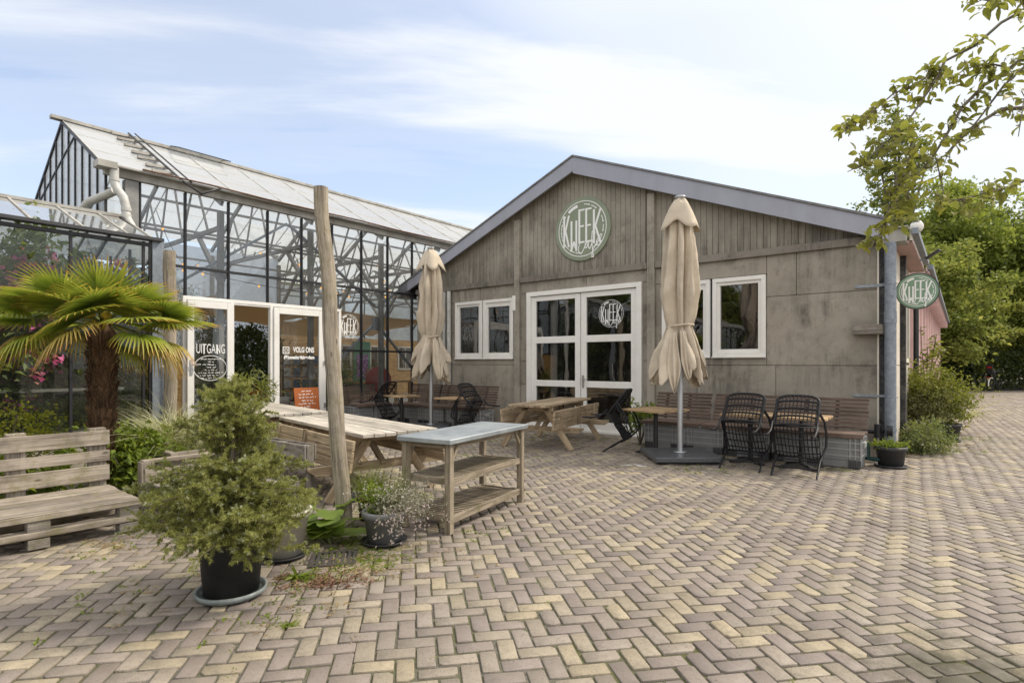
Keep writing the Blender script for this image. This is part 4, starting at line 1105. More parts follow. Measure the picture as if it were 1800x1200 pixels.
for i, v in enumerate((2.7, 1.6, .5, -.7)):
    t = thing('backdrop_shrub', ['leafy shrub filling the rear of the lean-to behind the grey corner post', 'leafy shrub at the rear of the lean-to directly behind the palm crown', 'leafy shrub at the rear of the lean-to left of the palm crown', 'leafy shrub at the rear of the lean-to beyond the bench end'][i], 'plant', (-11.7, v, .1), 0, 'plants inside the lean-to')
    (V, F), c = clumped((0, 0, 1.5), (.5, .75, 1.6), 90, 50, .32, .14, .08, droop=.4, shell=.3); V[:, 2] = np.maximum(V[:, 2], .05); link('foliage', np_mesh('foliage', V, F, M['conserv']), t)
    MB().tube([(0, 0, -.1), (.02, 0, 1.4), (0, .03, 2.4)], [.03, .02, .01], 6).build('stem', M['bark'], t)

# ------------------------------------------------------------------ things inside the tall greenhouse
def sail(label, pts, sag):
    """a tensioned shade cloth over four corners"""
    n = 14; V = []; F = []; a, b_, c, d = [Vector(p) for p in pts]
    for j in range(n + 1):
        for i in range(n + 1):
            s, t = i / n, j / n
            s2 = .5 + (s - .5) * (1 - .16 * math.sin(math.pi * t)); t2 = .5 + (t - .5) * (1 - .16 * math.sin(math.pi * s))
            p = (a * (1 - s2) + b_ * s2) * (1 - t2) + (d * (1 - s2) + c * s2) * t2
            V.append((p.x, p.y, p.z - sag * math.sin(math.pi * s) * math.sin(math.pi * t)))
    for j in range(n):
        for i in range(n): k = j * (n + 1) + i; F.append((k, k + 1, k + n + 2, k + n + 1))
    o = link('shade_sail', np_mesh('shade_sail', V, F, M['sail'], smooth=True)); o.modifiers.new('thick', 'SOLIDIFY').thickness = .008
    return tag(o, label, 'shade sail', 'shade cloths inside the greenhouse')
sail('tan shade sail hanging just inside the open greenhouse door', [(-12.9, 5.6, 3.0), (-12.9, 8.4, 2.75), (-16.5, 8.9, 2.62), (-16.8, 5.4, 3.1)], .25)
sail('tan shade sail hanging behind the painted round mark on the greenhouse glass', [(-13.0, 8.5, 2.95), (-13.2, 12.6, 2.85), (-17.0, 13.0, 2.5), (-17.0, 8.8, 2.6)], .22)
sail('far tan shade sail deep inside the greenhouse above the brown cabin', [(-17.6, 9.0, 2.9), (-17.6, 15.5, 3.0), (-21.5, 16.0, 2.75), (-21.5, 9.5, 2.6)], .25)
cb_ = thing('cabin', 'brown boarded cabin with pale windows deep inside the greenhouse', 'cabin', (-21.9, 13.2, 0))
MB().box((-.5, 0, 1.32), (1.0, 13.6, 2.64)).build('wall', M['brownwall'], cb_)
for v in (-3.5, 1.9, 3.9, 5.6):
    f = MB(); z0, z1, h_ = 1.2, 2.3, .45
    f.box((.02, v, z0), (.05, 2 * h_, .08)).box((.02, v, z1), (.05, 2 * h_, .08)).box((.02, v - h_, 1.75), (.05, .08, 1.18)).box((.02, v + h_, 1.75), (.05, .08, 1.18)).box((.02, v, 1.75), (.05, .05, 1.1))
    f = f.build('window', M['cream'], cb_); MB().box((.008, v, 1.75), (.02, .82, 1.02)).build('pane', M['win_glass'], f)
MB().box((.03, 2.95, 1.3), (.05, .95, 2.4)).build('door', M['green_paint'], cb_)
MB().box((.065, 2.98, 1.35), (.012, .62, 1.1)).build('poster', M['purple'], cb_)
for v in (-1.5, -4.6): MB().tube([(.05, v, 0), (.05, v, 2.6)], .05, 8).build('pipe', M['black'], cb_)
# book rack
bk = thing('book_rack', 'black display rack of leaflets standing behind the closed glass door', 'rack', (-13.2, 7.9, 0), R(-38))
for z in (.55, .85, 1.15, 1.45): MB().box((0, 0, z), (.25, .9, .03)).build('shelf', M['black'], bk)
for y in (-.45, .45): MB().box((-.1, y, .9), (.04, .04, 1.8)).build('post', M['black'], bk)
for z in (.58, .88, 1.18, 1.48):
    for k in range(4):
        MB().box((.02, -.33 + .22 * k, z + .1), (.03, .17, .21)).build('booklet', M['paper' if rnd.random() < .55 else 'steelblue'], bk)
cu = thing('cushion', 'white cushion on the floor behind the orange notice board', 'cushion', (-12.75, 7.1, .52))
sph = []
for j in range(9):
    for i in range(9):
        s, t = i / 4 - 1, j / 4 - 1; e = (1 - s ** 4) * (1 - t ** 4)
        sph.append((.1 * e, s * .24, t * .17))
vv = sph + [(-x, y, z) for x, y, z in sph]; ff = []
for j in range(8):
    for i in range(8): k = j * 9 + i; ff.append((k, k + 1, k + 10, k + 9)); ff.append((81 + k, 81 + k + 9, 81 + k + 10, 81 + k + 1))
MB().add(vv, ff, None, True).build('cover', M['palecloth'], cu)
MB().box((0, 0, -.34), (.4, .7, .36)).build('box_stand', M['brownwall'], cu)
rt = thing('folding_table', 'round red folding table with its top tipped upright behind the greenhouse glass', 'table', (-12.75, 9.98, 0), R(-25))
MB().lathe([(.001, .02), (.36, .02), (.365, .01), (.365, -.01), (.36, -.02), (.001, -.02)], 40).build('tabletop', M['red'], rt).matrix_local = Matrix.Translation((0, 0, 1.03)) @ Matrix.Rotation(R(86), 4, 'Y')
for y in (-.16, .16): MB().tube([(-.2, y, 0), (.05, y, .7), (-.02, y, 1.0)], .014, 6).build('leg', M['red'], rt)
rc = thing('folding_chair', 'small red chair standing behind the red folding table inside the glass', 'chair', (-13.6, 10.5, 0), R(40))
MB().box((0, 0, .45), (.38, .38, .03)).build('seat', M['red'], rc, .006); MB().box((-.2, 0, 1.2), (.03, .36, .28)).build('backrest', M['red'], rc, .01)
for x, y in ((-.18, -.17), (-.18, .17), (.18, -.17), (.18, .17)): MB().tube([(x, y, 0), (x * .95, y, 1.2 if x < 0 else .45)], .013, 6).build('leg', M['red'], rc)
wt = thing('work_table', 'long brown bench table with jars inside the greenhouse by the cabin', 'table', (-14.6, 11.2, 0), R(8))
MB().box((0, 0, .9), (.7, 3.0, .06)).build('tabletop', M['brownwall'], wt)
for x in (-.3, .3):
    for y in (-1.4, 1.4): MB().bar((x, y, 0), (x, y, .88), .07, .07).build('leg', M['brownwall'], wt)
MB().box((0, 0, .45), (.6, 2.8, .04)).build('shelf', M['brownwall'], wt)
for k, (y, m) in enumerate(((-.3, 'cream'), (.15, 'limeshrub'), (.5, 'paper'))):
    j = thing('jar', ['pale jar standing at the near end of the brown bench table', 'greenish jar in the middle of the brown bench table', 'paper-covered jar at the far end of the brown bench table'][k], 'jar', (-14.45, 11.2 + y, .93))
    MB().lathe([(.001, 0), (.07, 0), (.075, .03), (.075, .17), (.05, .2), (.05, .23), (.001, .23)], 16).build('body', M[m], j)

def potted(name, label, loc, h, rad, m, pot='redpot', pr=.16, ph=.3, n=26, per=36, L=.16, W=.04, stem=True, csize=.24, droop=.4, group=None):
    t = thing(name, label, 'plant', loc, 0, group)
    MB().lathe([(.001, .004), (pr * .75, .004), (pr, ph), (pr + .015, ph), (pr + .015, ph - .03), (pr, ph - .035)], 20).build('pot', M[pot], t)
    MB().lathe([(pr * .97, ph - .04), (.001, ph - .02)], 20).build('soil', M['soil'], t)
    (V, F), c = clumped((0, 0, ph + h * .6), (rad, rad, h * .5), n, per, csize, L, W, droop=droop)
    link('foliage', np_mesh('foliage', V, F, M[m]), t)
    if stem:
        s = MB()
        for q in c[::max(1, len(c) // 7)]: s.tube([(0, 0, ph - .05), (q[0] * .35, q[1] * .35, ph + (q[2] - ph) * .55), tuple(q)], [.014, .01, .005], 6)
        s.build('stem', M['bark'], t)
    return t
potted('indoor_shrub', 'tall dark leafy shrub standing in the open greenhouse doorway', (-14.4, 6.9, 0), 2.0, 1.0, 'darkplant', n=120, per=50, L=.13, W=.05)
potted('indoor_shrub', 'dark palm-like plant just inside the door jamb', (-13.6, 6.2, 0), 1.4, .55, 'darkplant', n=60, per=40, L=.2, W=.04)
potted('indoor_shrub', 'fine-leaved olive shrub behind the left side of the open doorway', (-14.2, 5.9, 0), 2.1, .7, 'darkplant', n=80, per=50, L=.11, W=.02)
potted('indoor_shrub', 'light green leafy plant behind the narrow pane beside the door', (-12.5, 8.55, 0), 1.15, .26, 'weed', n=24, per=36, L=.14, W=.035)
potted('indoor_shrub', 'yellowing plant low behind the glass near the white door post', (-12.4, 8.0, 0), .7, .28, 'limeshrub', n=20, per=30, L=.13, W=.035)
potted('indoor_shrub', 'spidery green plant in a small black pot above the red table', (-13.5, 10.6, 1.02), .32, .24, 'grassgreen', 'blackpot', .08, .12, 12, 26, .2, .014, False, .14)
potted('indoor_shrub', 'red-leaved plant low in the greenhouse doorway', (-12.6, 6.2, 0), .6, .3, 'redfl', n=30, per=30, L=.12, W=.04)
potted('indoor_shrub', 'grassy green plant beside the brown bench table', (-13.6, 9.4, .0), 1.3, .3, 'grassgreen', n=20, per=26, L=.2, W=.016)
potted('hanging_plant', 'dry straggly plant hanging high behind the painted exit door', (-13.1, 5.1, 2.2), .8, .4, 'straw', 'planter', .14, .14, 22, 40, .2, .012, False)
ol = potted('oleander', 'oleander with long narrow leaves standing at the greenhouse doorway', (-11.2, 5.62, 0), 1.15, .46, 'oleander', 'whitepot', .2, .36, 0 + 16, 30, .24, .034, True, .2, .35)
dk = thing('deck_chair', 'blue cloth deck chair behind the painted exit door', 'chair', (-12.9, 4.95, 0), R(20))
MB().bar((-.2, 0, .45), (.3, 0, .5), .5, .02).build('seat', M['blue'], dk); MB().bar((-.2, 0, .45), (-.4, 0, 1.15), .5, .02).build('backrest', M['blue'], dk)
for y in (-.26, .26): MB().bar((-.42, y, 1.2), (.25, y, 0), .03, .03).bar((-.3, y, 0), (.32, y, .55), .03, .03).build('side_frame', M['pine'], dk)
# strings of warm bulbs under the roof
def lights(label, p0, p1, n, sag):
    t = thing('string_lights', label, 'string lights', (0, 0, 0), 0, 'bulb strings inside the greenhouse')
    p0, p1 = Vector(p0), Vector(p1)
    pt = lambda s: p0.lerp(p1, s) - Vector((0, 0, sag * 4 * s * (1 - s)))
    MB().tube([pt(i / 24) for i in range(25)], .007, 5).build('wire', M['wire'], t)
    for i in range(n):
        p = pt((i + .5) / n); MB().lathe([(.001, 0), (.018, -.014), (.023, -.036), (.014, -.058), (.001, -.064)], 10, tuple(p)).build('bulb', M['bulb'], t)
lights('string of warm bulbs sagging across the near bays above the exit door', (-12.4, 4.3, 4.5), (-17.4, 7.2, 4.5), 5, .55)
lights('string of warm bulbs crossing high behind the middle greenhouse bays', (-12.4, 6.9, 4.3), (-17.4, 4.6, 4.3), 5, .5)
lights('string of warm bulbs running from the middle bays to the far side', (-12.4, 7.2, 4.1), (-17.4, 12.2, 4.2), 6, .45)
lights('lowest string of warm bulbs above the closed door leaf', (-12.5, 4.6, 3.5), (-12.7, 12.0, 3.7), 6, .35)
lights('string of warm bulbs in the bays beside the grey cafe gable', (-12.4, 9.6, 4.4), (-17.4, 14.8, 4.3), 6, .5)
# orange notice leaning on the door
ob = thing('notice_board', 'orange notice board with white handwriting leaning on the closed glass door', 'sign', (GU + .26, 7.2, .22), 0)
ob.rotation_euler = (0, R(-8), 0)
MB().box((0, 0, .36), (.02, .62, .72)).build('board', M['orange'], ob, .002)
T = frameT((.0115, 0, 0), (0, 1, 0), (0, 0, 1)); lt = MB()
for k, (a, c) in enumerate(((-.12, .12), (-.2, .16), (-.2, .24), (-.14, .16), (-.22, .2), (-.18, .06), (-.16, .24), (-.2, .1))): scribble(lt, a, c, .64 - k * .072, .03, T, .011)
lt.build('handwriting', M['lettering'], ob)
MB().box((.0, 0, -.11), (.3, .7, .22)).build('stand', M['pallet'], ob, .004)
# ------------------------------------------------------------------ picnic tables (local x along the table)
def picnic(label, loc, rz, L, W, H, m_top, m_frame, lean=8, blocks=False):
    t = thing('picnic_table', label, 'picnic table', loc, rz, 'wooden picnic tables in the yard')
    n = 7; pw = W / n
    tp = MB()
    for i in range(n):
        tp.box((rnd.uniform(-.006, .006), -W / 2 + pw * (i + .5), H - .02 + rnd.uniform(-.002, .002)), (L, pw - .009, .04))
    tp.build('tabletop', m_top, t, .004)
    ex = L / 2 - .42
    for s in (-1, 1):
        x = s * ex
        MB().box((x, 0, H - .085), (.045, W - .06, .09)).build('top_rail', m_frame, t, .003)
        bm = MB(); hl = .86
        bm.prism([(-hl + .09, .30), (hl - .09, .30), (hl, .36), (hl, .395), (-hl, .395), (-hl, .36)], .045, frameT((x - .065 if s > 0 else x + .02, 0, 0), (0, 1, 0), (0, 0, 1)))
        bm.build('seat_beam', m_frame, t, .003)
        for q in (-1, 1):
            MB().bar((x, q * .16, H - .045), (x, q * .66, .005), .095, .045, (1, 0, 0)).build('leg', m_frame, t, .003)
    MB().bar((-ex, 0, .36), (-ex + .5, 0, H - .06), .07, .04).build('brace', m_frame, t, .003); MB().bar((ex, 0, .36), (ex - .5, 0, H - .06), .07, .04).build('brace', m_frame, t, .003)
    for q in (-1, 1):
        b = MB()
        M0 = Matrix.Translation((0, q * (W / 2 + .12), .365)) @ Matrix.Rotation(R(q * lean), 4, 'X')
        for i in range(3): b.box((0, 0, .058 + i * .112), (L - .06, .035, .106), M0)
        for x in (-L * .36, 0, L * .36): b.box((x, q * .034, .18), (.075, .035, .34), M0)
        b.build('bench_seat', m_frame, t, .006)
    return t
picnic('long bleached picnic table with fold-up benches behind the round wooden post', (-6.0, 4.27, 0), R(-10.6), 2.55, .93, .76, M['pine_top'], M['pine'])
picnic('picnic table partly hidden behind the potted spruce, nearest the open greenhouse door', (-8.92, 4.78, 0), R(-10.6), 2.5, .93, .76, M['pine_top'], M['pine'])
picnic('tan picnic table with fold-up benches standing in front of the white double doors', (-6.02, 8.78, 0), R(102), 2.4, .7, .79, M['tan'], M['tan'], -6)
pb = thing('paving_slab', 'loose grey slab lying under the foot of the long bleached picnic table', 'slab', (-5.3, 3.75, 0), R(20))
MB().box((0, 0, .05), (.35, .28, .09)).build('slab', M['granite'], pb, .004)

# ------------------------------------------------------------------ zinc-topped serving table
z = thing('serving_table', 'zinc-topped wooden serving table with two slatted shelves', 'serving table', (-3.86, 4.13, 0), R(99.5))
MB().box((0, 0, .815), (1.46, .60, .045)).build('tabletop', M['zinc'], z, .006)
MB().box((0, .22, .77), (1.3, .03, .05)).box((0, -.22, .77), (1.3, .03, .05)).box((-.62, 0, .765), (.03, .42, .05)).box((.62, 0, .765), (.03, .42, .05)).build('apron', M['cart'], z, .003)
for x in (-.66, .66):
    for y in (-.24, .24): MB().box((x, y, .395), (.062, .062, .79)).build('leg', M['cart'], z, .004)
for h in (.12, .45):
    s = MB()
    for y in (-.24, .24): s.box((0, y, h), (1.26, .028, .062))
    for x in (-.62, .62): s.box((x, 0, h), (.028, .45, .062))
    k = -.575
    while k < .58: s.box((k, 0, h + .022), (.03, .45, .016)); k += .0555
    s.build('shelf', M['cart'], z, .002)
for x in (-.66, .66):
    for y in (-.24, .24): MB().bar((x - math.copysign(.02, x), y, .62), (x - math.copysign(.12, x), y, .76), .03, .025).build('corner_brace', M['cart'], z, .002)

# ------------------------------------------------------------------ pallet seats
def pallet_deck(mb, u0, u1, v0, v1, z, axis, gap=.02, w=.1, th=.022):
    if axis == 'v':
        u = u0
        while u + w <= u1 + .03: mb.box((u + w / 2, (v0 + v1) / 2, z + rnd.uniform(-.003, .003)), (w, v1 - v0 + rnd.uniform(-.015, .015), th)); u += w + gap
    else:
        v = v0
        while v + w <= v1 + .03: mb.box(((u0 + u1) / 2, v + w / 2, z + rnd.uniform(-.003, .003)), (u1 - u0 + rnd.uniform(-.015, .015), w, th)); v += w + gap
p = thing('pallet_bench', 'weathered pallet bench with a slatted back in front of the palm', 'bench', (-6.25, 1.2, 0), R(-2))
s = MB(); pallet_deck(s, -.47, .46, -.72, .68, .275, 'v', .012, .1); s.box((.47, 0, .262), (.022, 1.4, .05)).build('seat', M['pallet'], p, .003)
for y in (-.62, -.02, .6):
    for x in (-.36, .02, .40):
        MB().box((x, y, .20), (.14, .145, .1)).build('block', M['pallet_dark'], p, .004); MB().box((x, y, .05), (.14, .14, .08)).build('block', M['pallet_dark'], p, .004)
s = MB()
for x in (-.36, .02, .41): s.box((x, 0, .125), (.13, 1.4, .05))
s.build('base_board', M['pallet'], p, .003)
bk = MB()
for z0, h in ((.755, .145), (.575, .105), (.405, .15)): bk.box((-.50 - (.8 - z0) * -.0, -.02, z0), (.024, 1.42, h))
bk.build('backrest', M['pallet'], p, .003)
for y in (-.62, -.02, .6): MB().box((-.57, y, .45), (.10, .14, .8)).build('back_post', M['pallet'], p, .003)

p = thing('pallet_couch', 'grey pallet couch with a raised side and back, behind the potted spruce', 'bench', (-6.0, 2.7, 0), 0)
s = MB(); pallet_deck(s, -.48, .62, -.55, .48, .285, 'u', .025, .1); s.build('seat', M['pallet_dark'], p, .003)
for x in (-.45, .08, .56):
    for y in (-.5, 0, .44): MB().box((x, y, .14), (.12, .12, .27)).build('block', M['pallet_dark'], p, .004)
s = MB().box((-.56, .02, .49), (.10, 1.16, .03)).box((-.61, 0, .40), (.022, 1.12, .1)).box((-.51, 0, .35), (.022, 1.1, .12)).box((-.56, -.52, .28), (.11, .12, .42)).box((-.56, .5, .25), (.11, .12, .48))
s.build('side_panel', M['pallet'], p, .003)
s = MB().box((.04, .57, .56), (1.14, .024, .15)).box((.04, .57, .39), (1.14, .024, .1)).box((.04, .69, .56), (1.14, .024, .15)).box((-.5, .63, .61), (.14, .15, .024)).box((.53, .63, .61), (.14, .15, .024)).box((.02, .63, .61), (.14, .1, .024))
s.box((.6, .63, .315), (.03, .08, .63)).box((-.5, .63, .3), (.12, .1, .58)).box((.53, .69, .53), (.14, .02, .13)).box((.03, .63, .3), (.12, .09, .58))
s.build('backrest', M['pallet_dark'], p, .003)

# ------------------------------------------------------------------ planter box with its plants
p = thing('planter_box', 'mossy wooden planter box filled with cream striped grass', 'planter', (-7.7, 3.05, 0), R(-3))
s = MB().box((0, -.5, .25), (1.9, .03, .46)).box((0, .5, .25), (1.9, .03, .46)).box((-.94, 0, .25), (.03, .97, .46)).box((.94, 0, .25), (.03, .97, .46))
s.build('side_board', M['planter'], p, .003)
MB().box((0, -.49, .5), (2.0, .07, .035)).box((0, .49, .5), (2.0, .07, .035)).box((-.94, 0, .5), (.07, .91, .035)).box((.94, 0, .5), (.07, .91, .035)).build('rim', M['pallet'], p, .003)
MB().box((0, 0, .41), (1.84, .94, .04)).build('soil', M['soil'], p)
def tuft(name, label, loc, n, L, W, bend, spread, m, rad=.05, group=None, tilt=.75):
    t = tag(bpy.data.objects.new(name, None), label, 'plant', group) if False else None
    P = np.stack([rng.normal(0, rad, n), rng.normal(0, rad, n), np.zeros(n)], 1)
    D = np.stack([rng.normal(0, tilt, n), rng.normal(0, tilt, n), np.ones(n)], 1) + P * spread
    V, F = blades(P, D, L * rng.uniform(.55, 1.15, n), W * rng.uniform(.6, 1.2, n), bend * rng.uniform(.4, 1.4, n))
    V[:, 2] = np.maximum(V[:, 2], -.02 if loc[2] < .1 else -.35)
    o = link(name, np_mesh(name, V, F, M[m], smooth=True), None, loc)
    return tag(o, label, 'plant', group)
tuft('striped_grass', 'large tuft of cream striped grass at the front end of the planter box', (-7.7, 2.85, .44), 520, .9, .015, .9, 1.0, 'variegated', .09, tilt=.42)
tuft('striped_grass', 'smaller tuft of cream striped grass at the back of the planter box', (-7.15, 3.2, .44), 260, .65, .011, .95, 1.0, 'variegated', .08, tilt=.42)
tuft('green_grass', 'sparse green grass between the striped tufts and the planter rim', (-7.0, 2.7, .44), 120, .4, .009, 1.0, 2.0, 'grassgreen', .1)

def big_leaves(name, label, loc, n, size, h, rad, m, notch=.25, cat='plant', group=None):
    """broad cupped leaves on stalks"""
    V = []; F = []; st = MB()
    for i in range(n):
        a = rnd.uniform(0, 6.28); r = rad * math.sqrt(rnd.random()); hh = h * rnd.uniform(.4, 1.1)
        c = Vector((r * math.cos(a), r * math.sin(a), hh)); out = Vector((math.cos(a), math.sin(a), rnd.uniform(-.3, .25))).normalized()
        side = out.cross(Vector((rnd.uniform(-.3, .3), rnd.uniform(-.3, .3), 1))).normalized(); nn = side.cross(out)
        s = size * rnd.uniform(.6, 1.15); b = len(V); V.append(tuple(c)); K = 18
        for ring, rr in ((0, .55), (1, 1.0)):
            for k in range(K):
                t = 2 * math.pi * k / K
                q = rr * s * (1 - notch * math.exp(-((t - math.pi) / .45) ** 2) * 2.2) * (1 + .06 * math.sin(t * 7 + i) + .035 * math.sin(t * 9 + 2 * i) + .1 * math.cos(t))
                cup = .05 * rr * rr * s * (1.2 - .9 * math.cos(2 * t)) + .05 * s * math.sin(3 * t + i) * rr + .04 * s * math.sin(8 * t) * rr * rr - .12 * s * max(0, math.cos(t)) * rr * rr
                V.append(tuple(c + out * (q * math.cos(t)) + side * (q * math.sin(t) * .92) + nn * cup))
        for k in range(K):
            k2 = (k + 1) % K; F.append((b, b + 1 + k, b + 1 + k2, b + 1 + k2)); F.append((b + 1 + k, b + 1 + K + k, b + 1 + K + k2, b + 1 + k2))
        st.tube([(c.x * .25, c.y * .25, 0), (c.x * .7, c.y * .7, hh * .7), tuple(c)], [.007, .006, .004], 5)
    me = bpy.data.meshes.new('leaves'); me.from_pydata(V, [], [f if len(set(f)) == 4 else f[:3] for f in F]); me.materials.append(M[m]); me.polygons.foreach_set('use_smooth', [True] * len(me.polygons))
    t = thing(name, label, cat, loc, 0, group); link('leaves', me, t); st.build('stalks', M['palmstalk'], t)
    return t
big_leaves('broad_leaf_plant', 'bright broad-leaved plant in the planter box beside the striped grass', (-8.1, 2.75, .42), 12, .15, .3, .35, 'weed')
big_leaves('butterbur', 'broad-leaved butterbur growing around the foot of the round post', (-4.35, 2.86, 0), 12, .14, .22, .3, 'bigleaf')
big_leaves('butterbur', 'butterbur leaves lying beside the drain grate', (-4.1, 2.72, 0), 5, .17, .13, .22, 'bigleaf')

def bushy(name, label, loc, radii, n, per, csize, L, W, m, zc=None, cat='shrub', keep=None, droop=.2, stems=8, group=None, shell=.4):
    t = thing(name, label, cat, loc, 0, group); zc = radii[2] if zc is None else zc
    (V, F), c = clumped((0, 0, zc), radii, n, per, csize, L, W, droop=droop, keep=keep, shell=shell)
    V[:, 2] = np.maximum(V[:, 2], .004)
    link('foliage', np_mesh('foliage', V, F, M[m]), t)
    s = MB()
    for q in c[:stems]: s.tube([(0, 0, -.02), (q[0] * .5, q[1] * .5, q[2] * .55), tuple(q)], [.014, .01, .005], 5)
    s.build('stem', M['bark'], t); return t
bushy('lime_shrub', 'lime green shrub behind the left end of the pallet bench', (-7.85, 1.3, 0), (.42, .55, .56), 70, 36, .16, .045, .028, 'limeshrub')
bushy('nettle_clump', 'fresh green nettle clump between the palm and the planter box', (-7.25, 2.3, 0), (.3, .3, .42), 44, 26, .15, .085, .05, 'weed', droop=.5)
bushy('nettle_clump', 'low fresh weeds showing through the slats of the pallet bench back', (-7.2, 1.25, 0), (.3, .75, .32), 60, 26, .16, .08, .045, 'weed', droop=.5)
bushy('nettle_clump', 'weeds rising behind the palm trunk in front of the lean-to', (-8.3, 2.6, 0), (.5, .5, .36), 50, 26, .17, .08, .045, 'weed', droop=.4)

# ------------------------------------------------------------------ round wooden posts
def post(label, p0, p1, r0, r1):
    t = thing('wooden_post', label, 'post', p0); n = 22; d = Vector(p1) - Vector(p0)
    pts = [d * (i / n) + Vector((.012 * math.sin(i * .55), .01 * math.sin(i * .8 + 1), 0)) for i in range(n + 1)]
    b = MB().tube(pts, [r0 + (r1 - r0) * i / n + rnd.uniform(-.0015, .0015) for i in range(n + 1)], 22).build('trunk', M['post'], t, 0)
    cr = MB()
    for a0, a in ((.15, -1.45), (.55, -1.9)):
        cr.tube([pts[i] + Vector((math.cos(a) * 1.0, math.sin(a), 0)) * ((r0 + (r1 - r0) * i / n) - .0015) for i in range(int(a0 * 8) + 3, n - 1)], .003, 4)
    cr.build('crack', M['black'], t)
    return t
c0 = at(604, 921, 5.27); c1 = at(565, 330, 5.4)
post('tall leaning round wooden post standing by the butterbur', (c0.x, c0.y, 0), tuple(c1), .076, .066)
c0 = at(300, 800, 8.5); post('shorter round wooden post beside the orange-brown board panel', (c0.x, c0.y, 0), tuple(at(299, 441, 8.5)), .09, .082)

# ------------------------------------------------------------------ closed parasols
def parasol(label, loc, rz, top, bot, rmax, base=1.0, seed=0, tie=.42):
    t = thing('closed_parasol', label, 'parasol', loc, rz, 'closed beige parasols')
    rr = random.Random(seed)
    MB().box((0, 0, .075), (base, base, .07)).build('base_slab', M['granite'], t, .008)
    MB().box((0, 0, .02), (base * .8, base * .8, .04)).build('base_frame', M['black'], t)
    po = MB().lathe([(.001, .13), (.1, .128), (.105, .115), (.09, .11)], 28).tube([(0, 0, .1), (0, 0, top - .02)], .043, 20)
    po.build('pole', M['alu'], t)
    MB().lathe([(.001, top + .02), (.08, top + .015), (.09, top), (.06, top - .02), (.05, top - .06)], 24).build('cap', M['alu'], t)
    nf = 8; N = 160; nz = 70; V = []; F = []
    H = top - bot
    ph = [rr.uniform(-.25, .25) for _ in range(nf)]; dp = [rr.uniform(.7, 1.3) for _ in range(nf)]; hem = [rr.uniform(-.1, .13) for _ in range(nf)]
    for j in range(nz + 1):
        s = j / nz
        zt = top - .03 - H * s
        env = rmax * (np.interp(s, [0, .05, .12, .3, .5, .62, .68, .74, .85, .95, 1], [.2, .42, .62, .78, .88, .74, .58, .78, 1.12, 1.28, 1.3]))
        depth = float(np.interp(s, [0, .06, .2, .5, .66, .8, 1], [.04, .24, .54, .6, .42, .62, .72]))
        for k in range(N):
            a = 2 * math.pi * k / N
            f = a / (2 * math.pi) * nf; i = int(f) % nf; q = f - int(f)
            tw = .35 * s
            fold = min(1.0, (1 - abs(2 * q - 1)) * 1.15) ** (.8 + .5 * s) * dp[i]
            r = env * (1 - depth + depth * 1.2 * fold + .07 * math.sin(3 * a + s * 9) + .03 * math.sin(17 * a + s * 26 + i) + .02 * math.sin(41 * a + s * 13))
            aa = a + tw + ph[i] * math.sin(math.pi * q) * s + .12 * math.sin(s * 7 + i)
            zz = zt
            if s > .72:
                e = (s - .72) / .28; cr_ = abs(math.sin(2 * a + .5)); zz = zt + e * (hem[i] * 1.1 + .30 * (1 - min(1, fold)) + .34 * (1 - cr_) - .06)
            r *= 1 + .07 * noise.noise((math.cos(a) * 3.1 + seed, math.sin(a) * 3.1, s * 9)) + .035 * noise.noise((math.cos(a) * 9 + seed, math.sin(a) * 9, s * 26))
            V.append((r * math.cos(aa), r * math.sin(aa), zz))
    for j in range(nz):
        for k in range(N):
            k2 = (k + 1) % N; F.append((j * N + k, j * N + k2, (j + 1) * N + k2, (j + 1) * N + k))
    o = link('canopy', np_mesh('canopy', V, F, M['canvas'], smooth=True), t)
    m = o.modifiers.new('thick', 'SOLIDIFY'); m.thickness = .003
    for k in range(0, N, N // nf):
        MB().tube([Vector(V[j * N + k]) * 1.004 for j in range(2, nz - 8)], .0045, 5).build('seam', M['canvas_seam'], t)
    # loose corners of the cloth hanging below the strap
    for k in range(6):
        a0 = k * 1.05 + rr.uniform(-.25, .25); wid = rr.uniform(.5, .85); z0 = top - .03 - H * rr.uniform(.66, .71); z1 = bot - rr.uniform(-.28, .16); V = []; F = []
        na, nn_ = 14, 12; skew = rr.uniform(-.35, .35)
        for j in range(nn_ + 1):
            s = j / nn_; wd = wid * (.75 + .5 * s) * (1 if s < .55 else max(.05, 1 - ((s - .55) / .45) ** 1.2 * .95))
            rad = rmax * (.60 + .62 * s ** .8)
            for i in range(na + 1):
                q = i / na - .5; a = a0 + q * wd + skew * s
                fr_ = .035 * math.cos(q * 2 * math.pi * 2.5 + k) * (.3 + s) + .02 * noise.noise((q * 6 + k, s * 5, seed))
                V.append(((rad + fr_) * math.cos(a), (rad + fr_) * math.sin(a), z0 + (z1 - z0) * s + .05 * s * q))
        for j in range(nn_):
            for i in range(na): e = j * (na + 1) + i; F.append((e, e + 1, e + na + 2, e + na + 1))
        fo = link('flap', np_mesh('flap', V, F, M['canvas'], smooth=True), t); fo.modifiers.new('thick', 'SOLIDIFY').thickness = .003
    # wind-vent hood over the top
    V = []; F = []; nj = 8
    for j in range(nj + 1):
        s = j / nj
        for k in range(48):
            a = 2 * math.pi * k / 48; cor = abs(math.cos(2 * a)) ** 2.2
            r = .05 + rmax * (.52 + .42 * cor) * s ** .8
            V.append((r * math.cos(a + .3), r * math.sin(a + .3), top - .03 - (.36 + .18 * (1 - cor) * .0 + .12 * cor) * s ** 1.25 * 1.05 + .02 * math.sin(5 * a)))
    for j in range(nj):
        for k in range(48): k2 = (k + 1) % 48; F.append((j * 48 + k, j * 48 + k2, (j + 1) * 48 + k2, (j + 1) * 48 + k))
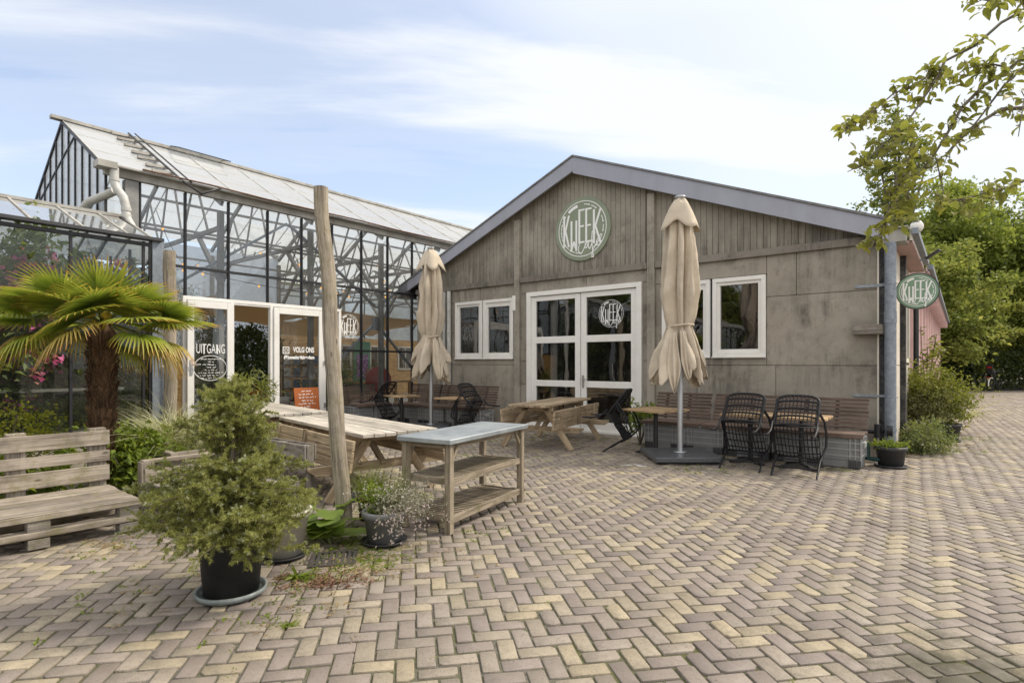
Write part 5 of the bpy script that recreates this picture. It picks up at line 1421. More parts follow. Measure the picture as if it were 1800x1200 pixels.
    o = link('vent_hood', np_mesh('vent_hood', V, F, M['canvas'], smooth=True), t); o.modifiers.new('thick', 'SOLIDIFY').thickness = .006
    zt = top - .03 - H * .68
    MB().tube([((rmax * .62 + .012 * math.sin(7 * a)) * math.cos(a), (rmax * .62 + .012 * math.sin(7 * a)) * math.sin(a), zt + .03 * math.sin(a + 1)) for a in [2 * math.pi * i / 40 for i in range(40)]], .017, 6, closed=True).build('tie_strap', M['canvas'], t)
    return t
parasol('tall closed beige parasol on a dark slab between the double doors and the side window', (-3.43, 8.5, 0), R(-51), 4.08, 1.16, .31, 1.02, 3)
parasol('closed beige parasol in the corner between the greenhouse and the cafe', (-9.4, 8.83, 0), R(38), 4.1, 1.2, .32, .82, 8)

# ------------------------------------------------------------------ crates and slatted benches
def crate_proto(label, loc, rz=0.0):
    t = thing('plastic_crate', label, 'crate', loc, rz, 'grey crates under the slatted benches')
    w, d, h = .64, .46, .44
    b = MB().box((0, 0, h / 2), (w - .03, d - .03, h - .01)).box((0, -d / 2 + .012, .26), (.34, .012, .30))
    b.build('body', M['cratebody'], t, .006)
    r = MB()
    for zz in (.435, .36, .27, .175): r.box((0, 0, zz), (w, d, .017))
    for x in (-.32, -.25, -.185, .185, .25, .32):
        for y in (-1, 1): r.box((x, y * (d / 2 - .008), .28), (.016, .02, .3))
    for y in (-.2, -.1, 0, .1, .2):
        for x in (-1, 1): r.box((x * (w / 2 - .008), y, .28), (.016, .012, .3))
    r.build('rib', M['crate'], t)
    f = MB()
    for k in range(8):
        for sgn in (-1, 1): f.box((sgn * (.17 + k * .0205), -d / 2 + .01, .065), (.009, .02, .11))
    f.box((0, -d / 2 + .03, .06), (w - .05, .01, .11)); f.build('vent_slats', M['darkpot'], t)
    MB().box((w / 2 + .012, 0, .33), (.03, .16, .07)).build('handle', M['crate'], t, .004)
    return t
cr0 = None
spots = [((-4.07, 9.50), 'first grey crate from the double doors under the long brown bench'), ((-3.36, 9.50), 'grey crate under the joint of the two brown benches, behind the parasol slab'), ((-2.65, 9.50), 'grey crate under the brown bench behind the first tipped wicker chair'), ((-1.95, 9.50), 'grey crate under the brown bench behind the second tipped wicker chair'), ((-1.42, 9.50), 'end crate of the row, nearest the corner downpipe'),
         ((-11.3, 9.55), 'grey crate under the corner bench nearest the greenhouse glass'), ((-10.55, 9.55), 'grey crate under the corner bench left of the far parasol pole'), ((-9.85, 9.55), 'grey crate under the bench right behind the far parasol slab'), ((-9.1, 9.55), 'grey crate under the far bench behind its small table'), ((-8.68, 9.55), 'last grey crate under the far bench, nearest the double doors')]
for (x, y), lb in spots:
    if cr0 is None: cr0 = crate_proto(lb, (x, y, 0)); continue
    dup(cr0, (x, y, 0), rnd.uniform(-.03, .03), lb)
for v, lb in ((8.5, 'grey crate under the short bench along the glass, nearest the yellowing plant'), (9.05, 'grey crate under the short bench along the glass, nearest the red table')):
    dup(cr0, (-11.62, v, 0), R(90), lb)
def slat_bench(label, u0, u1, vf, facing=0, back=.98, n=8):
    """facing 0: along u, looking towards -v; facing 1: along v, looking towards +u"""
    L = u1 - u0
    t = thing('slatted_bench', label, 'bench', ((u0 + u1) / 2, vf, 0) if facing == 0 else (vf, (u0 + u1) / 2, 0), 0 if facing == 0 else R(90), 'brown slatted benches on crates')
    s = MB()
    for k in range(6): s.box((rnd.uniform(-.01, .01), .035 + k * .088, .48), (L, .07, .028))
    s.box((0, -.006, .462), (L, .024, .06)); s.build('seat', M['deck'], t, .003)
    b = MB(); tl = .13
    for k in range(n):
        zz = .535 + k * .058; b.box((rnd.uniform(-.012, .012), .56 + (zz - .5) * tl * 2, zz), (L - .02, .024, .045))
    b.build('backrest', M['deck'], t, .003)
    x = -L / 2 + .2
    while x < L / 2: MB().bar((x, .575 + .0, .5), (x, .6 + (back - .5) * tl * 2, back - .02), .05, .03).build('batten', M['tar'], t); x += .42
    return t
slat_bench('brown slatted bench right of the double doors, behind the big parasol pole', -4.45, -3.42, 9.26)
slat_bench('long brown slatted bench at the corner behind the two tipped wicker chairs', -3.38, -1.08, 9.26)
slat_bench('brown slatted bench in the corner beside the greenhouse', -11.3, -10.22, 9.3)
slat_bench('brown slatted bench under the left-hand pair of cafe windows', -10.18, -8.34, 9.3)
slat_bench('short brown slatted bench set along the greenhouse glass', 8.25, 9.3, -11.36, 1)

# ------------------------------------------------------------------ small cafe tables
def bistro(label, loc, rz, w=.72, d=.72, H=.745):
    t = thing('bistro_table', label, 'table', loc, rz, 'small rustic cafe tables')
    s = MB(); n = 6
    for k in range(n): s.box((rnd.uniform(-.008, .008), -d / 2 + d / n * (k + .5), H - .022), (w, d / n - .003, .036 + rnd.uniform(-.003, .003)))
    s.build('tabletop', M['bistro'], t, .004)
    MB().tube([(0, 0, .04), (0, 0, H - .04)], .036, 14).box((0, 0, H - .05), (.3, .3, .012)).build('pedestal', M['castiron'], t)
    f = MB()
    for a in range(4):
        c, q = math.cos(R(45 + 90 * a)), math.sin(R(45 + 90 * a))
        f.bar((0, 0, .055), (c * .2, q * .2, .04), .06, .03).bar((c * .19, q * .19, .042), (c * .33, q * .33, .014), .07, .026)
    f.build('foot', M['castiron'], t, .003)
    return t
bistro('rustic cafe table beside the big parasol slab with a chair tipped against its left side', (-3.98, 8.82, 0), R(-15), .78, .78)
bistro('rustic cafe table under the first of the two tipped chairs near the corner', (-2.5, 8.93, 0), 0, .70, .72)
bistro('rustic cafe table under the second tipped chair, nearest the corner downpipe', (-1.80, 8.93, 0), 0, .70, .72)
bistro('rustic cafe table next to the red folding table behind the glass', (-10.35, 8.78, 0), R(-20), .68, .68)
bistro('rustic cafe table right of the far parasol pole', (-8.78, 9.0, 0), R(4), .70, .70)

# ------------------------------------------------------------------ wicker chairs, tipped forward on to the tables
def wicker(label, loc, rz, tilt):
    t = thing('wicker_chair', label, 'chair', loc, rz, 'black wicker chairs tipped forward')
    t.rotation_euler = (0, R(tilt), rz)
    # local frame: front feet on the y axis, chair faces +x, seat behind at negative x
    hw = .27; SH = .45
    def bp(s, y): return Vector((-.50 - .16 * s - .03 * s * s, y, SH - .02 + .46 * s))
    # backrest: rounded hoop, three cross bands, thin canes
    top = [bp(s / 8, hw - .01) for s in range(0, 7)]
    arc = [Vector((bp(.8 + .2 * math.sin(R(a)), 0).x, (hw - .01) * math.cos(R(a)) ** .55 if math.cos(R(a)) > 0 else 0, bp(.8 + .2 * math.sin(R(a)), 0).z)) for a in range(10, 91, 16)]
    loop = top + arc + [Vector((p.x, -p.y, p.z)) for p in arc[::-1][1:]] + [Vector((p.x, -p.y, p.z)) for p in top[::-1]]
    b = MB().tube(loop, .018, 8)
    for s in (.02, .30, .55, .78):
        c = [bp(s, y) + Vector((-.03 * (1 - (y / hw) ** 2), 0, 0)) for y in np.linspace(-hw + .015, hw - .015, 9)]; b.tube(c, .015, 6)
    for y in np.linspace(-hw + .035, hw - .035, 11):
        f = lambda s: bp(s, y) + Vector((-.03 * (1 - (y / hw) ** 2), 0, 0)); b.tube([f(.02), f(.3), f(.55), f(.78), f(.97 - .1 * abs(y / hw) ** 3)], .0075, 5)
    b.build('backrest', M['wicker'], t)
    s = MB(); x0, x1 = -.50, .02
    s.tube([(x0, -hw, SH - .02), (x1, -hw, SH), (x1, hw, SH), (x0, hw, SH - .02)], .016, 8, closed=True)
    for x in np.linspace(x0 + .09, x1 - .09, 4): s.tube([(x, -hw, SH - .01), (x, 0, SH - .03), (x, hw, SH - .01)], .011, 5)
    for y in np.linspace(-hw + .04, hw - .04, 11): s.tube([(x0, y, SH - .02), ((x0 + x1) / 2, y, SH - .03), (x1, y, SH)], .0065, 5)
    s.tube([(x1, -hw, SH - .06), (x1, hw, SH - .06)], .01, 6)
    s.build('seat', M['wicker'], t)
    for q in (-1, 1):
        y = q * hw
        MB().tube([(.02, y, 0), (.005, y, .2), (-.0, y, SH)], [.013, .015, .016], 8).build('leg', M['wicker'], t)
        MB().tube([(-.56, y, SH), (-.52, y, .3), (-.58, y, .12), (-.66, y, 0)], [.016, .016, .015, .013], 8).build('leg', M['wicker'], t)
        a = [(bp(.5, 0).x, y * .98, bp(.5, 0).z), (-.42, q * (hw + .05), .68), (-.2, q * (hw + .06), .675), (-.05, q * (hw + .05), .64), (.0, q * (hw + .02), .5), (0, y, .33)]
        ar = MB().tube(a, .015, 8); a2 = [(p[0] - .03 if k not in (0,) else p[0], p[1], p[2] - .045) for k, p in enumerate(a[:-1])]; ar.tube(a2, .01, 6)
        ar.build('armrest', M['wicker'], t)
    MB().tube([(.005, -hw, .2), (.005, hw, .2)], .012, 8).build('crossbar', M['wicker'], t)
    return t
w0 = wicker('black wicker chair tipped on to the table next to the big parasol slab', (-2.44, 8.13, .012), R(91), 60)
dup(w0, (-1.72, 8.04, .012), R(93), 'black wicker chair tipped on to the table, closest to the corner downpipe')
dup(w0, (-4.82, 8.62, .012), R(14), 'black wicker chair seen from the side, tipped towards the cafe table at the double doors')
dup(w0, (-8.02, 8.95, .012), R(186), 'black wicker chair tipped against the small table under the left cafe windows')
dup(w0, (-11.02, 8.55, .012), R(17), 'black wicker chair tipped towards the small table by the greenhouse corner')
# ------------------------------------------------------------------ fan palm
pal = thing('fan_palm', 'fan palm with a shaggy brown trunk behind the pallet bench', 'palm', (-7.39, 2.03, 0))
V = []; F = []; n = 26; nz = 40
for j in range(nz + 1):
    s = j / nz; z = 1.96 * s
    for k in range(n):
        a = 2 * math.pi * k / n; r = (.088 + .035 * s + .013 * math.sin(z * 22) + rnd.uniform(-.01, .01)) * (1 if s < .93 else 1 - (s - .93) * 6)
        V.append((r * math.cos(a), r * math.sin(a), z))
for j in range(nz):
    for k in range(n): F.append((j * n + k, j * n + (k + 1) % n, (j + 1) * n + (k + 1) % n, (j + 1) * n + k))
me = np_mesh('trunk', V, F, M['palmfibre'], uv=[(V[i][2], math.atan2(V[i][1], V[i][0]) * .15) for f in F for i in f], smooth=True)
link('trunk', me, pal)
nfib = 4200; a = rng.uniform(0, 6.28, nfib); z = rng.uniform(.2, 1.75, nfib); r = .09 + .035 * z / 1.8
P = np.stack([r * np.cos(a), r * np.sin(a), z], 1); D = np.stack([np.cos(a) * .55, np.sin(a) * .55, rng.normal(.5, .55, nfib)], 1) + rng.normal(0, .3, (nfib, 3))
V, F = leaf_arrays(P, D, rng.uniform(.025, .085, nfib), rng.uniform(.003, .012, nfib), .1)
link('fibre', np_mesh('fibre', V, F, M['palmfibre']), pal)
st = MB()
for i in range(60):
    a = i * 2.4; z = .45 + 1.3 * i / 60; r = .105
    st.bar((r * math.cos(a), r * math.sin(a), z), ((r + .05) * math.cos(a + .1), (r + .05) * math.sin(a + .1), z + rnd.uniform(.08, .16)), .035, .012)
st.build('leaf_stub', M['palmfibre'], pal)
def frond(az, elev, plen, fan, droop, dry=False, roll=0.0):
    """a pleated fan on a stalk: segments bend over towards their tips"""
    o = Vector((0, 0, 1.95)); hd = Vector((math.cos(az), math.sin(az), 0))
    d = (hd * math.cos(elev) + Vector((0, 0, math.sin(elev)))).normalized()
    pts = [o + d * plen * s - Vector((0, 0, .12 * plen * s * s)) + Vector((0, 0, 0)) for s in (0, .35, .7, 1)]
    st = MB().tube(pts, [.016, .012, .009, .007], 6)
    hub = pts[-1]; ax = (pts[-1] - pts[-2]).normalized(); side = ax.cross(Vector((0, 0, 1))).normalized(); side = (Matrix.Rotation(roll, 3, ax) @ side); nn = side.cross(ax)
    V = []; F = []; UV = []; ns = 34
    for i in range(ns):
        t = (i / (ns - 1) - .5) * 2; ang = t * R(118)
        ln = fan * (1 - .28 * abs(t) ** 2) * rnd.uniform(.93, 1.05)
        dd = ax * math.cos(ang) + side * math.sin(ang) + nn * (.22 - .3 * abs(t)) * .5
        dd.normalize(); pp = nn.cross(dd).normalized()
        b = len(V); K = 6; w0_ = fan * .062; up = dd.cross(pp) * -1
        for k in range(K + 1):
            s = k / K
            g = droop * max(0, s - .45) ** 1.6 * ln * rnd.uniform(.85, 1.15)
            c = hub + dd * ln * s * (1 - droop * .18 * s) - Vector((0, 0, g))
            w = w0_ * min(1, s * 2.6 + .06) * (1 - max(0, s - .5) * 1.85) + .002
            V += [tuple(c - pp * w / 2 + nn * w * .28), tuple(c - nn * w * .12), tuple(c + pp * w / 2 + nn * w * .28)]
        for k in range(K):
            for e in (0, 1):
                f = (b + 3 * k + e, b + 3 * k + e + 1, b + 3 * k + 4 + e, b + 3 * k + 3 + e); F.append(f)
                UV += [(k / K, 0), (k / K, 0), ((k + 1) / K, 0), ((k + 1) / K, 0)]
    me = np_mesh('frond', V, F, M['dryfrond' if dry else 'frond'], uv=UV)
    fr = link('frond', me, pal)
    st.build('stalk', M['palmstalk'], fr)
for i in range(12):
    frond(i * 2 * math.pi / 12 + rnd.uniform(-.2, .2), R(rnd.uniform(20, 44)), rnd.uniform(.4, .56), rnd.uniform(.46, .56), rnd.uniform(.05, .25), False, rnd.uniform(-.4, .4))
for i in range(13):
    frond(i * 2 * math.pi / 13 + .25 + rnd.uniform(-.15, .15), R(rnd.uniform(6, 24)), rnd.uniform(.56, .72), rnd.uniform(.48, .58), rnd.uniform(.15, .6), False, rnd.uniform(-.5, .5))
for i in range(8):
    frond(i * 2 * math.pi / 8 + .1 + rnd.uniform(-.2, .2), R(rnd.uniform(-22, -4)), rnd.uniform(.5, .7), rnd.uniform(.42, .5), rnd.uniform(.8, 1.4), i % 3 != 0, rnd.uniform(-.6, .6))
for i in range(3): frond(R(-55) + i * 1.0, R(72), .3, .5, .1, False, rnd.uniform(-.5, .5))
fb = MB()
for (x, y, z, s) in ((.2, -.18, 2.03, .075), (.27, -.04, 2.01, .055)):
    fb.lathe([(.001, -s * .8), (s * .7, -s * .5), (s, 0), (s * .7, s * .5), (.001, s * .8)], 18, (x, y, z)).tube([(0, 0, 1.8), (x * .8, y * .8, z - .03)], .015, 6)
fb.build('flower_bud', M['palmflower'], pal)

# ------------------------------------------------------------------ potted spruce
sp = thing('potted_spruce', 'bushy potted spruce in a black pot standing on the open paving', 'tree', (-3.70, 1.72, 0))
MB().lathe([(.001, .012), (.20, .012), (.215, .03), (.215, .05), (.2, .05), (.195, .03), (.001, .03)], 40).build('saucer', M['saucer'], sp)
MB().lathe([(.001, .032), (.165, .032), (.19, .34), (.2, .345), (.2, .375), (.188, .375), (.18, .33), (.001, .32)], 40).build('pot', M['blackpot'], sp)
MB().tube([(0, 0, .3), (.01, 0, .7), (0, .01, 1.1), (.01, 0, 1.36)], [.026, .02, .014, .006], 9).build('trunk', M['bark'], sp)
SP = []; SD = []; SL = []; br = MB()
def shoots(p0, p1, dens, ln):
    n = max(2, int((p1 - p0).length * dens))
    d = (p1 - p0).normalized()
    for k in range(n):
        s = (k + rnd.random()) / n
        q = p0.lerp(p1, s); dd = (d * .7 + Vector((rnd.gauss(0, .55), rnd.gauss(0, .55), rnd.gauss(.12, .45)))).normalized()
        SP.append(q); SD.append(dd); SL.append(ln * rnd.uniform(.6, 1.3))
zz = .40; rn2 = random.Random(4)
while zz < 1.33:
    t = (zz - .40) / .95
    rmax = float(np.interp(t, [0, .12, .3, .5, .68, .85, 1], [.46, .55, .48, .32, .24, .16, .05]))
    nb = 7 if t < .35 else 5
    for k in range(nb):
        a = rn2.uniform(0, 6.28); L = rmax * rn2.uniform(.62, 1.08)
        el = rn2.uniform(-.12, .3) if t < .5 else rn2.uniform(.15, .7)
        sag = .18 if t < .35 else 0
        p = [Vector((math.cos(a) * L * s * math.cos(el), math.sin(a) * L * s * math.cos(el), zz + L * math.sin(el) * s - sag * L * s * s + .1 * L * s ** 3)) for s in (0, .33, .66, 1)]
        br.tube(p, [.008, .006, .004, .002], 5)
        for i in range(3):
            shoots(p[i], p[i + 1], 56 if i else 18, .082)
            for _ in range(2 if i else 1):
                s0 = p[i].lerp(p[i + 1], rn2.random()); az2 = a + rn2.choice((-1, 1)) * rn2.uniform(.5, 1.1); l2 = L * rn2.uniform(.2, .4)
                s1 = s0 + Vector((math.cos(az2) * l2, math.sin(az2) * l2, rn2.uniform(-.06, .05))); br.tube([s0, s1], [.004, .002], 4); shoots(s0, s1, 52, .075)
    zz += .043 if t < .4 else .05
shoots(Vector((0, 0, .9)), Vector((.01, 0, 1.38)), 90, .08)
br.build('branch', M['bark'], sp)
def needles(name, P, D, Ls, per, m, nl, nw, pale=False):
    P = np.array(P); D = unit(np.array(D)); Ls = np.array(Ls).reshape(-1, 1); n = len(P)
    idx = np.repeat(np.arange(n), per); s = rng.uniform(0, 1, (len(idx), 1)) ** .8
    if pale: s = .6 + .4 * s
    Q = P[idx] + D[idx] * Ls[idx] * s
    rad = unit(np.cross(D[idx], rng.normal(0, 1, (len(idx), 3))))
    nd_ = unit(rad + D[idx] * (.55 + (.6 if pale else 0)))
    L = nl * rng.uniform(.7, 1.2, (len(idx), 1)); S = unit(np.cross(nd_, rng.normal(0, 1, nd_.shape))) * nw
    V = np.stack([Q - S, Q + S, Q + nd_ * L], 1).reshape(-1, 3)
    F = np.arange(len(V)).reshape(-1, 3)
    link(name, np_mesh(name, V, F, M[m]), sp)
needles('needles', SP, SD, SL, 58, 'needle', .022, .0025)
pi_ = [i for i in range(len(SP)) if rn2.random() < .2 and (SP[i].x ** 2 + SP[i].y ** 2) ** .5 > .1]
needles('new_shoots', [SP[i] for i in pi_], [SD[i] for i in pi_], [SL[i] * 1.05 for i in pi_], 34, 'newneedle', .018, .0028, True)

# ------------------------------------------------------------------ pots near the post
def pot(name, label, loc, r0, r1, h, m, saucer=None, cat='plant pot'):
    t = thing(name, label, cat, loc)
    MB().lathe([(.001, .02), (r0, .02), (r1 * .97, h - .05), (r1 + .012, h - .05), (r1 + .016, h - .01), (r1 + .008, h), (r1 - .006, h), (r1 - .014, h - .06), (.001, h - .07)], 44).build('pot', M[m], t)
    MB().lathe([(r1 - .016, h - .055), (.001, h - .045)], 24).build('soil', M['soil'], t)
    if saucer: MB().lathe([(.001, .004), (r0 + .03, .004), (r0 + .06, .03), (r0 + .05, .034), (r0 + .02, .014), (.001, .014)], 40).build('saucer', M[saucer], t)
    return t
p = pot('flower_pot', 'off-white round pot half hidden behind the potted spruce', (-4.12, 2.31, 0), .135, .2, .37, 'whitepot', 'blackpot')
(V, F), _ = clumped((.05, 0, .36), (.14, .12, .05), 10, 12, .06, .05, .03); link('weeds', np_mesh('weeds', V, F, M['weed']), p)
p = pot('flower_pot', 'grey pot with herbs and a sprawling silvery plant beside the butterbur', (-3.78, 3.02, 0), .135, .17, .275, 'greypot', 'blackpot')
(V, F), _ = clumped((-.06, -.02, .36), (.13, .12, .13), 26, 40, .07, .024, .014); link('herb_leaves', np_mesh('herb_leaves', V, F, M['weed']), p)
n = 260; P = np.stack([rng.normal(0, .05, n), rng.normal(.02, .05, n), np.full(n, .24)], 1); D = np.stack([rng.normal(.35, .35, n), rng.normal(.15, .4, n), rng.uniform(.35, 1.1, n)], 1)
V, F = blades(P, D, rng.uniform(.2, .42, n), np.full(n, .004), rng.uniform(.1, .9, n)); link('sprigs', np_mesh('sprigs', V, F, M['lavender']), p)
ti = V.reshape(n, -1, 3)[:, 6:, :]; Q = np.concatenate([ti[:, j, :] for j in range(ti.shape[1])]); Q = np.repeat(Q, 2, 0) + rng.normal(0, .008, (len(Q) * 2, 3))
V, F = leaf_arrays(Q, rng.normal(0, 1, Q.shape), .022, .011, .2); link('flower_spikes', np_mesh('flower_spikes', V, F, M['lavender']), p)
n = 40; P = np.stack([rng.normal(.13, .03, n), rng.normal(.0, .05, n), np.full(n, .27)], 1); D = np.stack([rng.normal(.6, .25, n), rng.normal(-.1, .3, n), rng.uniform(.0, .7, n)], 1)
V, F = blades(P, D, rng.uniform(.14, .3, n), np.full(n, .005), rng.uniform(.9, 1.7, n)); V[:, 2] = np.maximum(V[:, 2], .02)
ti = V.reshape(n, -1, 3)[:, 5:, :]; Q = np.concatenate([ti[:, j, :] for j in range(ti.shape[1])]); Q = np.repeat(Q, 2, 0) + rng.normal(0, .01, (len(Q) * 2, 3)); V2, F2 = leaf_arrays(Q, rng.normal(0, 1, Q.shape), .024, .013, .2)
link('faded_flowers', np_mesh('faded_flowers', V2, F2, M['purplebits']), p)
n = 150; P = np.stack([rng.normal(.02, .03, n), rng.normal(.08, .03, n), np.full(n, .24)], 1); D = np.stack([rng.normal(.1, .16, n), rng.normal(.1, .16, n), np.ones(n)], 1)
V, F = blades(P, D, rng.uniform(.2, .45, n), np.full(n, .005), rng.uniform(0, .4, n)); link('grey_stems', np_mesh('grey_stems', V, F, M['grassgreen']), p)
p = pot('flower_pot', 'dark red pot of chives just behind the round post', (-4.43, 3.38, 0), .11, .125, .24, 'redpot')
n = 300; P = np.stack([rng.normal(0, .05, n), rng.normal(0, .05, n), np.full(n, .19)], 1); D = np.stack([rng.normal(0, .28, n), rng.normal(0, .28, n), np.ones(n)], 1)
V, F = blades(P, D, rng.uniform(.2, .5, n), np.full(n, .006), rng.uniform(.1, .6, n)); link('chives', np_mesh('chives', V, F, M['grassgreen']), p)
(V, F), _ = clumped((.02, 0, .26), (.14, .14, .07), 18, 30, .06, .03, .02); link('weeds', np_mesh('weeds', V, F, M['weed']), p)
gr = thing('drain_grate', 'rusty cast iron drain grate set in the paving beside the butterbur', 'drain grate', (-3.76, 2.52, .004), R(52))
MB().box((0, -.15, 0), (.34, .03, .016)).box((0, .15, 0), (.34, .03, .016)).box((-.155, 0, 0), (.03, .28, .016)).box((.155, 0, 0), (.03, .28, .016)).build('frame', M['iron'], gr, .002)
s = MB()
for k in range(6): s.box((-.115 + k * .046, 0, 0), (.024, .28, .012))
s.build('bar', M['iron'], gr, .002); MB().box((0, 0, -.008), (.3, .28, .004)).build('pit', M['black'], gr)

# ------------------------------------------------------------------ pots at the cafe corner
p = pot('flower_pot', 'wide anthracite pot with low greens under the corner downpipe', (-.80, 9.78, 0), .155, .19, .30, 'darkpot', 'darkpot')
(V, F), _ = clumped((0, 0, .31), (.17, .17, .05), 24, 26, .07, .05, .022, droop=-.3); link('greens', np_mesh('greens', V, F, M['weed']), p)
tp_ = thing('garden_tap', 'teal hose fitting on a short pipe beside the corner pot', 'tap', (-1.08, 9.75, 0)); MB().tube([(0, 0, .1), (0, 0, .34)], .03, 10).tube([(-.12, .02, .1), (.16, -.05, .1)], .028, 8).build('body', M['tealtap'], tp_)
p = pot('flower_pot', 'black pot under the large round bush beside the pink wall', (-.20, 13.7, 0), .15, .2, .34, 'darkpot', 'darkpot')
bushy('round_bush', 'large round yellow-green bush spreading over the black pot at the cafe side', (-.5, 14.0, 0), (.7, .7, .6), 170, 60, .22, .06, .036, 'bushleaf', .76)
bushy('grey_leaved_bush', 'grey-leaved bush nestling in front of the large round bush', (-.5, 13.5, 0), (.42, .36, .34), 60, 50, .16, .04, .022, 'bushgrey', .62)
bushy('low_ivy', 'low variegated ivy mound at the foot of the side wall', (-.5, 11.75, 0), (.36, .7, .26), 80, 40, .16, .05, .032, 'ivymat', .24)
rh = thing('rubber_plant', 'tall bare-stemmed shrub with a few brown leaves against the pink wall', 'shrub', (-.62, 15.6, 0))
s = MB(); P = []; D = []
for k in range(7):
    a = rnd.uniform(0, 6.28); q = [Vector((0, 0, .3)), Vector((math.cos(a) * .15, math.sin(a) * .15, 1.2)), Vector((math.cos(a) * .4, math.sin(a) * .4, rnd.uniform(1.7, 2.4)))]
    s.tube(q, [.018, .012, .006], 6)
    for _ in range(16): P.append(tuple(q[1].lerp(q[2], rnd.uniform(.2, 1)))); D.append((rnd.gauss(0, 1), rnd.gauss(0, 1), rnd.gauss(0, .5)))
s.build('stem', M['bark'], rh); V, F = leaf_arrays(np.array(P), np.array(D), .17, .06, .2); link('leaves', np_mesh('leaves', V, F, M['bushleaf']), rh)
tuft('striped_grass', 'cream striped blades arching out behind the large round bush', (.05, 15.4, .3), 60, .8, .03, 1.0, 2.0, 'variegated', .06)
tuft('yellow_flowers', 'thin yellow-flowered weeds in front of the black bush pot', (-.35, 12.6, .0), 50, .45, .012, .5, 2.0, 'weed', .08)
bushy('door_plant', 'bright green leafy plant in a tub between the tipped chair and the double doors', (-4.62, 9.55, .0), (.2, .2, .3), 20, 24, .12, .07, .045, 'weed', .5)

# ------------------------------------------------------------------ weeds, moss tufts and litter in the joints
def scatter(name, m, zones, L, W, up, kind='leaf'):
    Ps = []; Ds = []
    for (x, y, r, n) in zones:
        c = np.array([x, y]) + rng.normal(0, r * .5, (max(1, n // 9), 2)); q = np.repeat(c, 9, 0) + rng.normal(0, .02, (len(c) * 9, 2))
        Ps.append(np.concatenate([q, np.full((len(q), 1), .002)], 1))
    P = np.concatenate(Ps); D = rng.normal(0, 1, P.shape); D[:, 2] = np.abs(D[:, 2]) * up + (.02 if up else .03)
    if kind == 'flat': D[:, 2] = rng.uniform(-.02, .06, len(P)); P[:, 2] += .006
    V, F = leaf_arrays(P, D, L * rng.uniform(.5, 1.3, len(P)), W * rng.uniform(.6, 1.3, len(P)), .15); V[:, 2] = np.maximum(V[:, 2], .001)
    tag(link(name, np_mesh(name, V, F, M[m])), kind='stuff')
wz = [(-3.55, 2.78, .3, 500), (-3.9, 2.75, .4, 500), (-4.3, 2.75, .4, 500), (-3.6, 2.35, .25, 200), (-3.4, 2.1, .3, 120), (-3.45, 2.55, .2, 160), (-4.6, 3.6, .5, 200), (-5.4, 1.6, .3, 120), (-3.35, 3.6, .3, 120), (-6.6, 9.7, .9, 400), (-5.4, 9.9, .5, 160), (-3.1, 7.85, .5, 220), (-2.6, 8.9, .8, 160), (-1.4, 9.2, .3, 120), (-4.5, 9.6, .3, 160), (-4.75, 4.4, .25, 200), (-6.9, 4.0, 1.0, 300), (-5.6, 6.6, 1.4, 260), (-.2, 12.4, .5, 360), (.1, 14.4, .6, 360), (-7.0, 8.6, .8, 300), (-8.5, 7.2, 1.2, 300), (-3.2, 1.7, .35, 120), (-4.3, 1.3, .5, 90), (-7.2, 2.0, .6, 700), (-7.0, .6, .5, 500), (-8.6, 2.4, .6, 500), (-9.3, 3.4, .5, 200)]
scatter('weeds', 'weed', wz, .024, .012, .7)
scatter('leaf_litter', 'straw', [(-3.5, 2.45, .35, 420), (-3.6, 2.65, .35, 360), (-4.0, 1.5, .5, 260), (-5.45, 1.55, .35, 420), (-4.4, 2.6, .4, 260), (-.1, 13.2, .6, 320), (-.3, 12.2, .4, 200), (-3.0, 1.9, .5, 120), (-3.2, 3.0, .5, 160), (-6.2, 8.9, 1.5, 160), (-2, 6, 3, 160)], .035, .006, 0, 'flat')
scatter('bark_chips', 'bark_chip', [(-3.42, 2.22, .16, 500), (-3.6, 2.1, .2, 160), (-3.3, 2.35, .15, 160)], .022, .014, 0, 'flat')
tuft('dandelion', 'flat dandelion rosette growing in the paving beside the bark chips', (-3.62, 2.13, .004), 34, .13, .03, .5, 1.0, 'weed', .012, tilt=2.2)
tuft('dandelion', 'small weed growing in the paving in front of the spruce saucer', (-3.0, 1.72, .004), 30, .06, .012, .5, 1.0, 'weed', .012, tilt=1.6)
sc1 = [(rnd.uniform(-6, 1.5), rnd.uniform(1.0, 8.5), .1, 9) for _ in range(90)]
scatter('moss_tufts', 'weed', sc1, .011, .007, .5)
for k, (x, y) in enumerate(((-3.72, 7.62), (-3.62, 7.55), (-3.83, 7.5))):
    t = thing('paper_scrap', ['white paper scrap lying nearest the parasol slab corner', 'creased white paper scrap between two others on the paving', 'outer white paper scrap lying out on the open paving'][k], 'paper scrap', (x, y, .006), R(30 * k)); MB().box((0, 0, .002), (.14, .08, .003)).build('sheet', M['paper'], t)

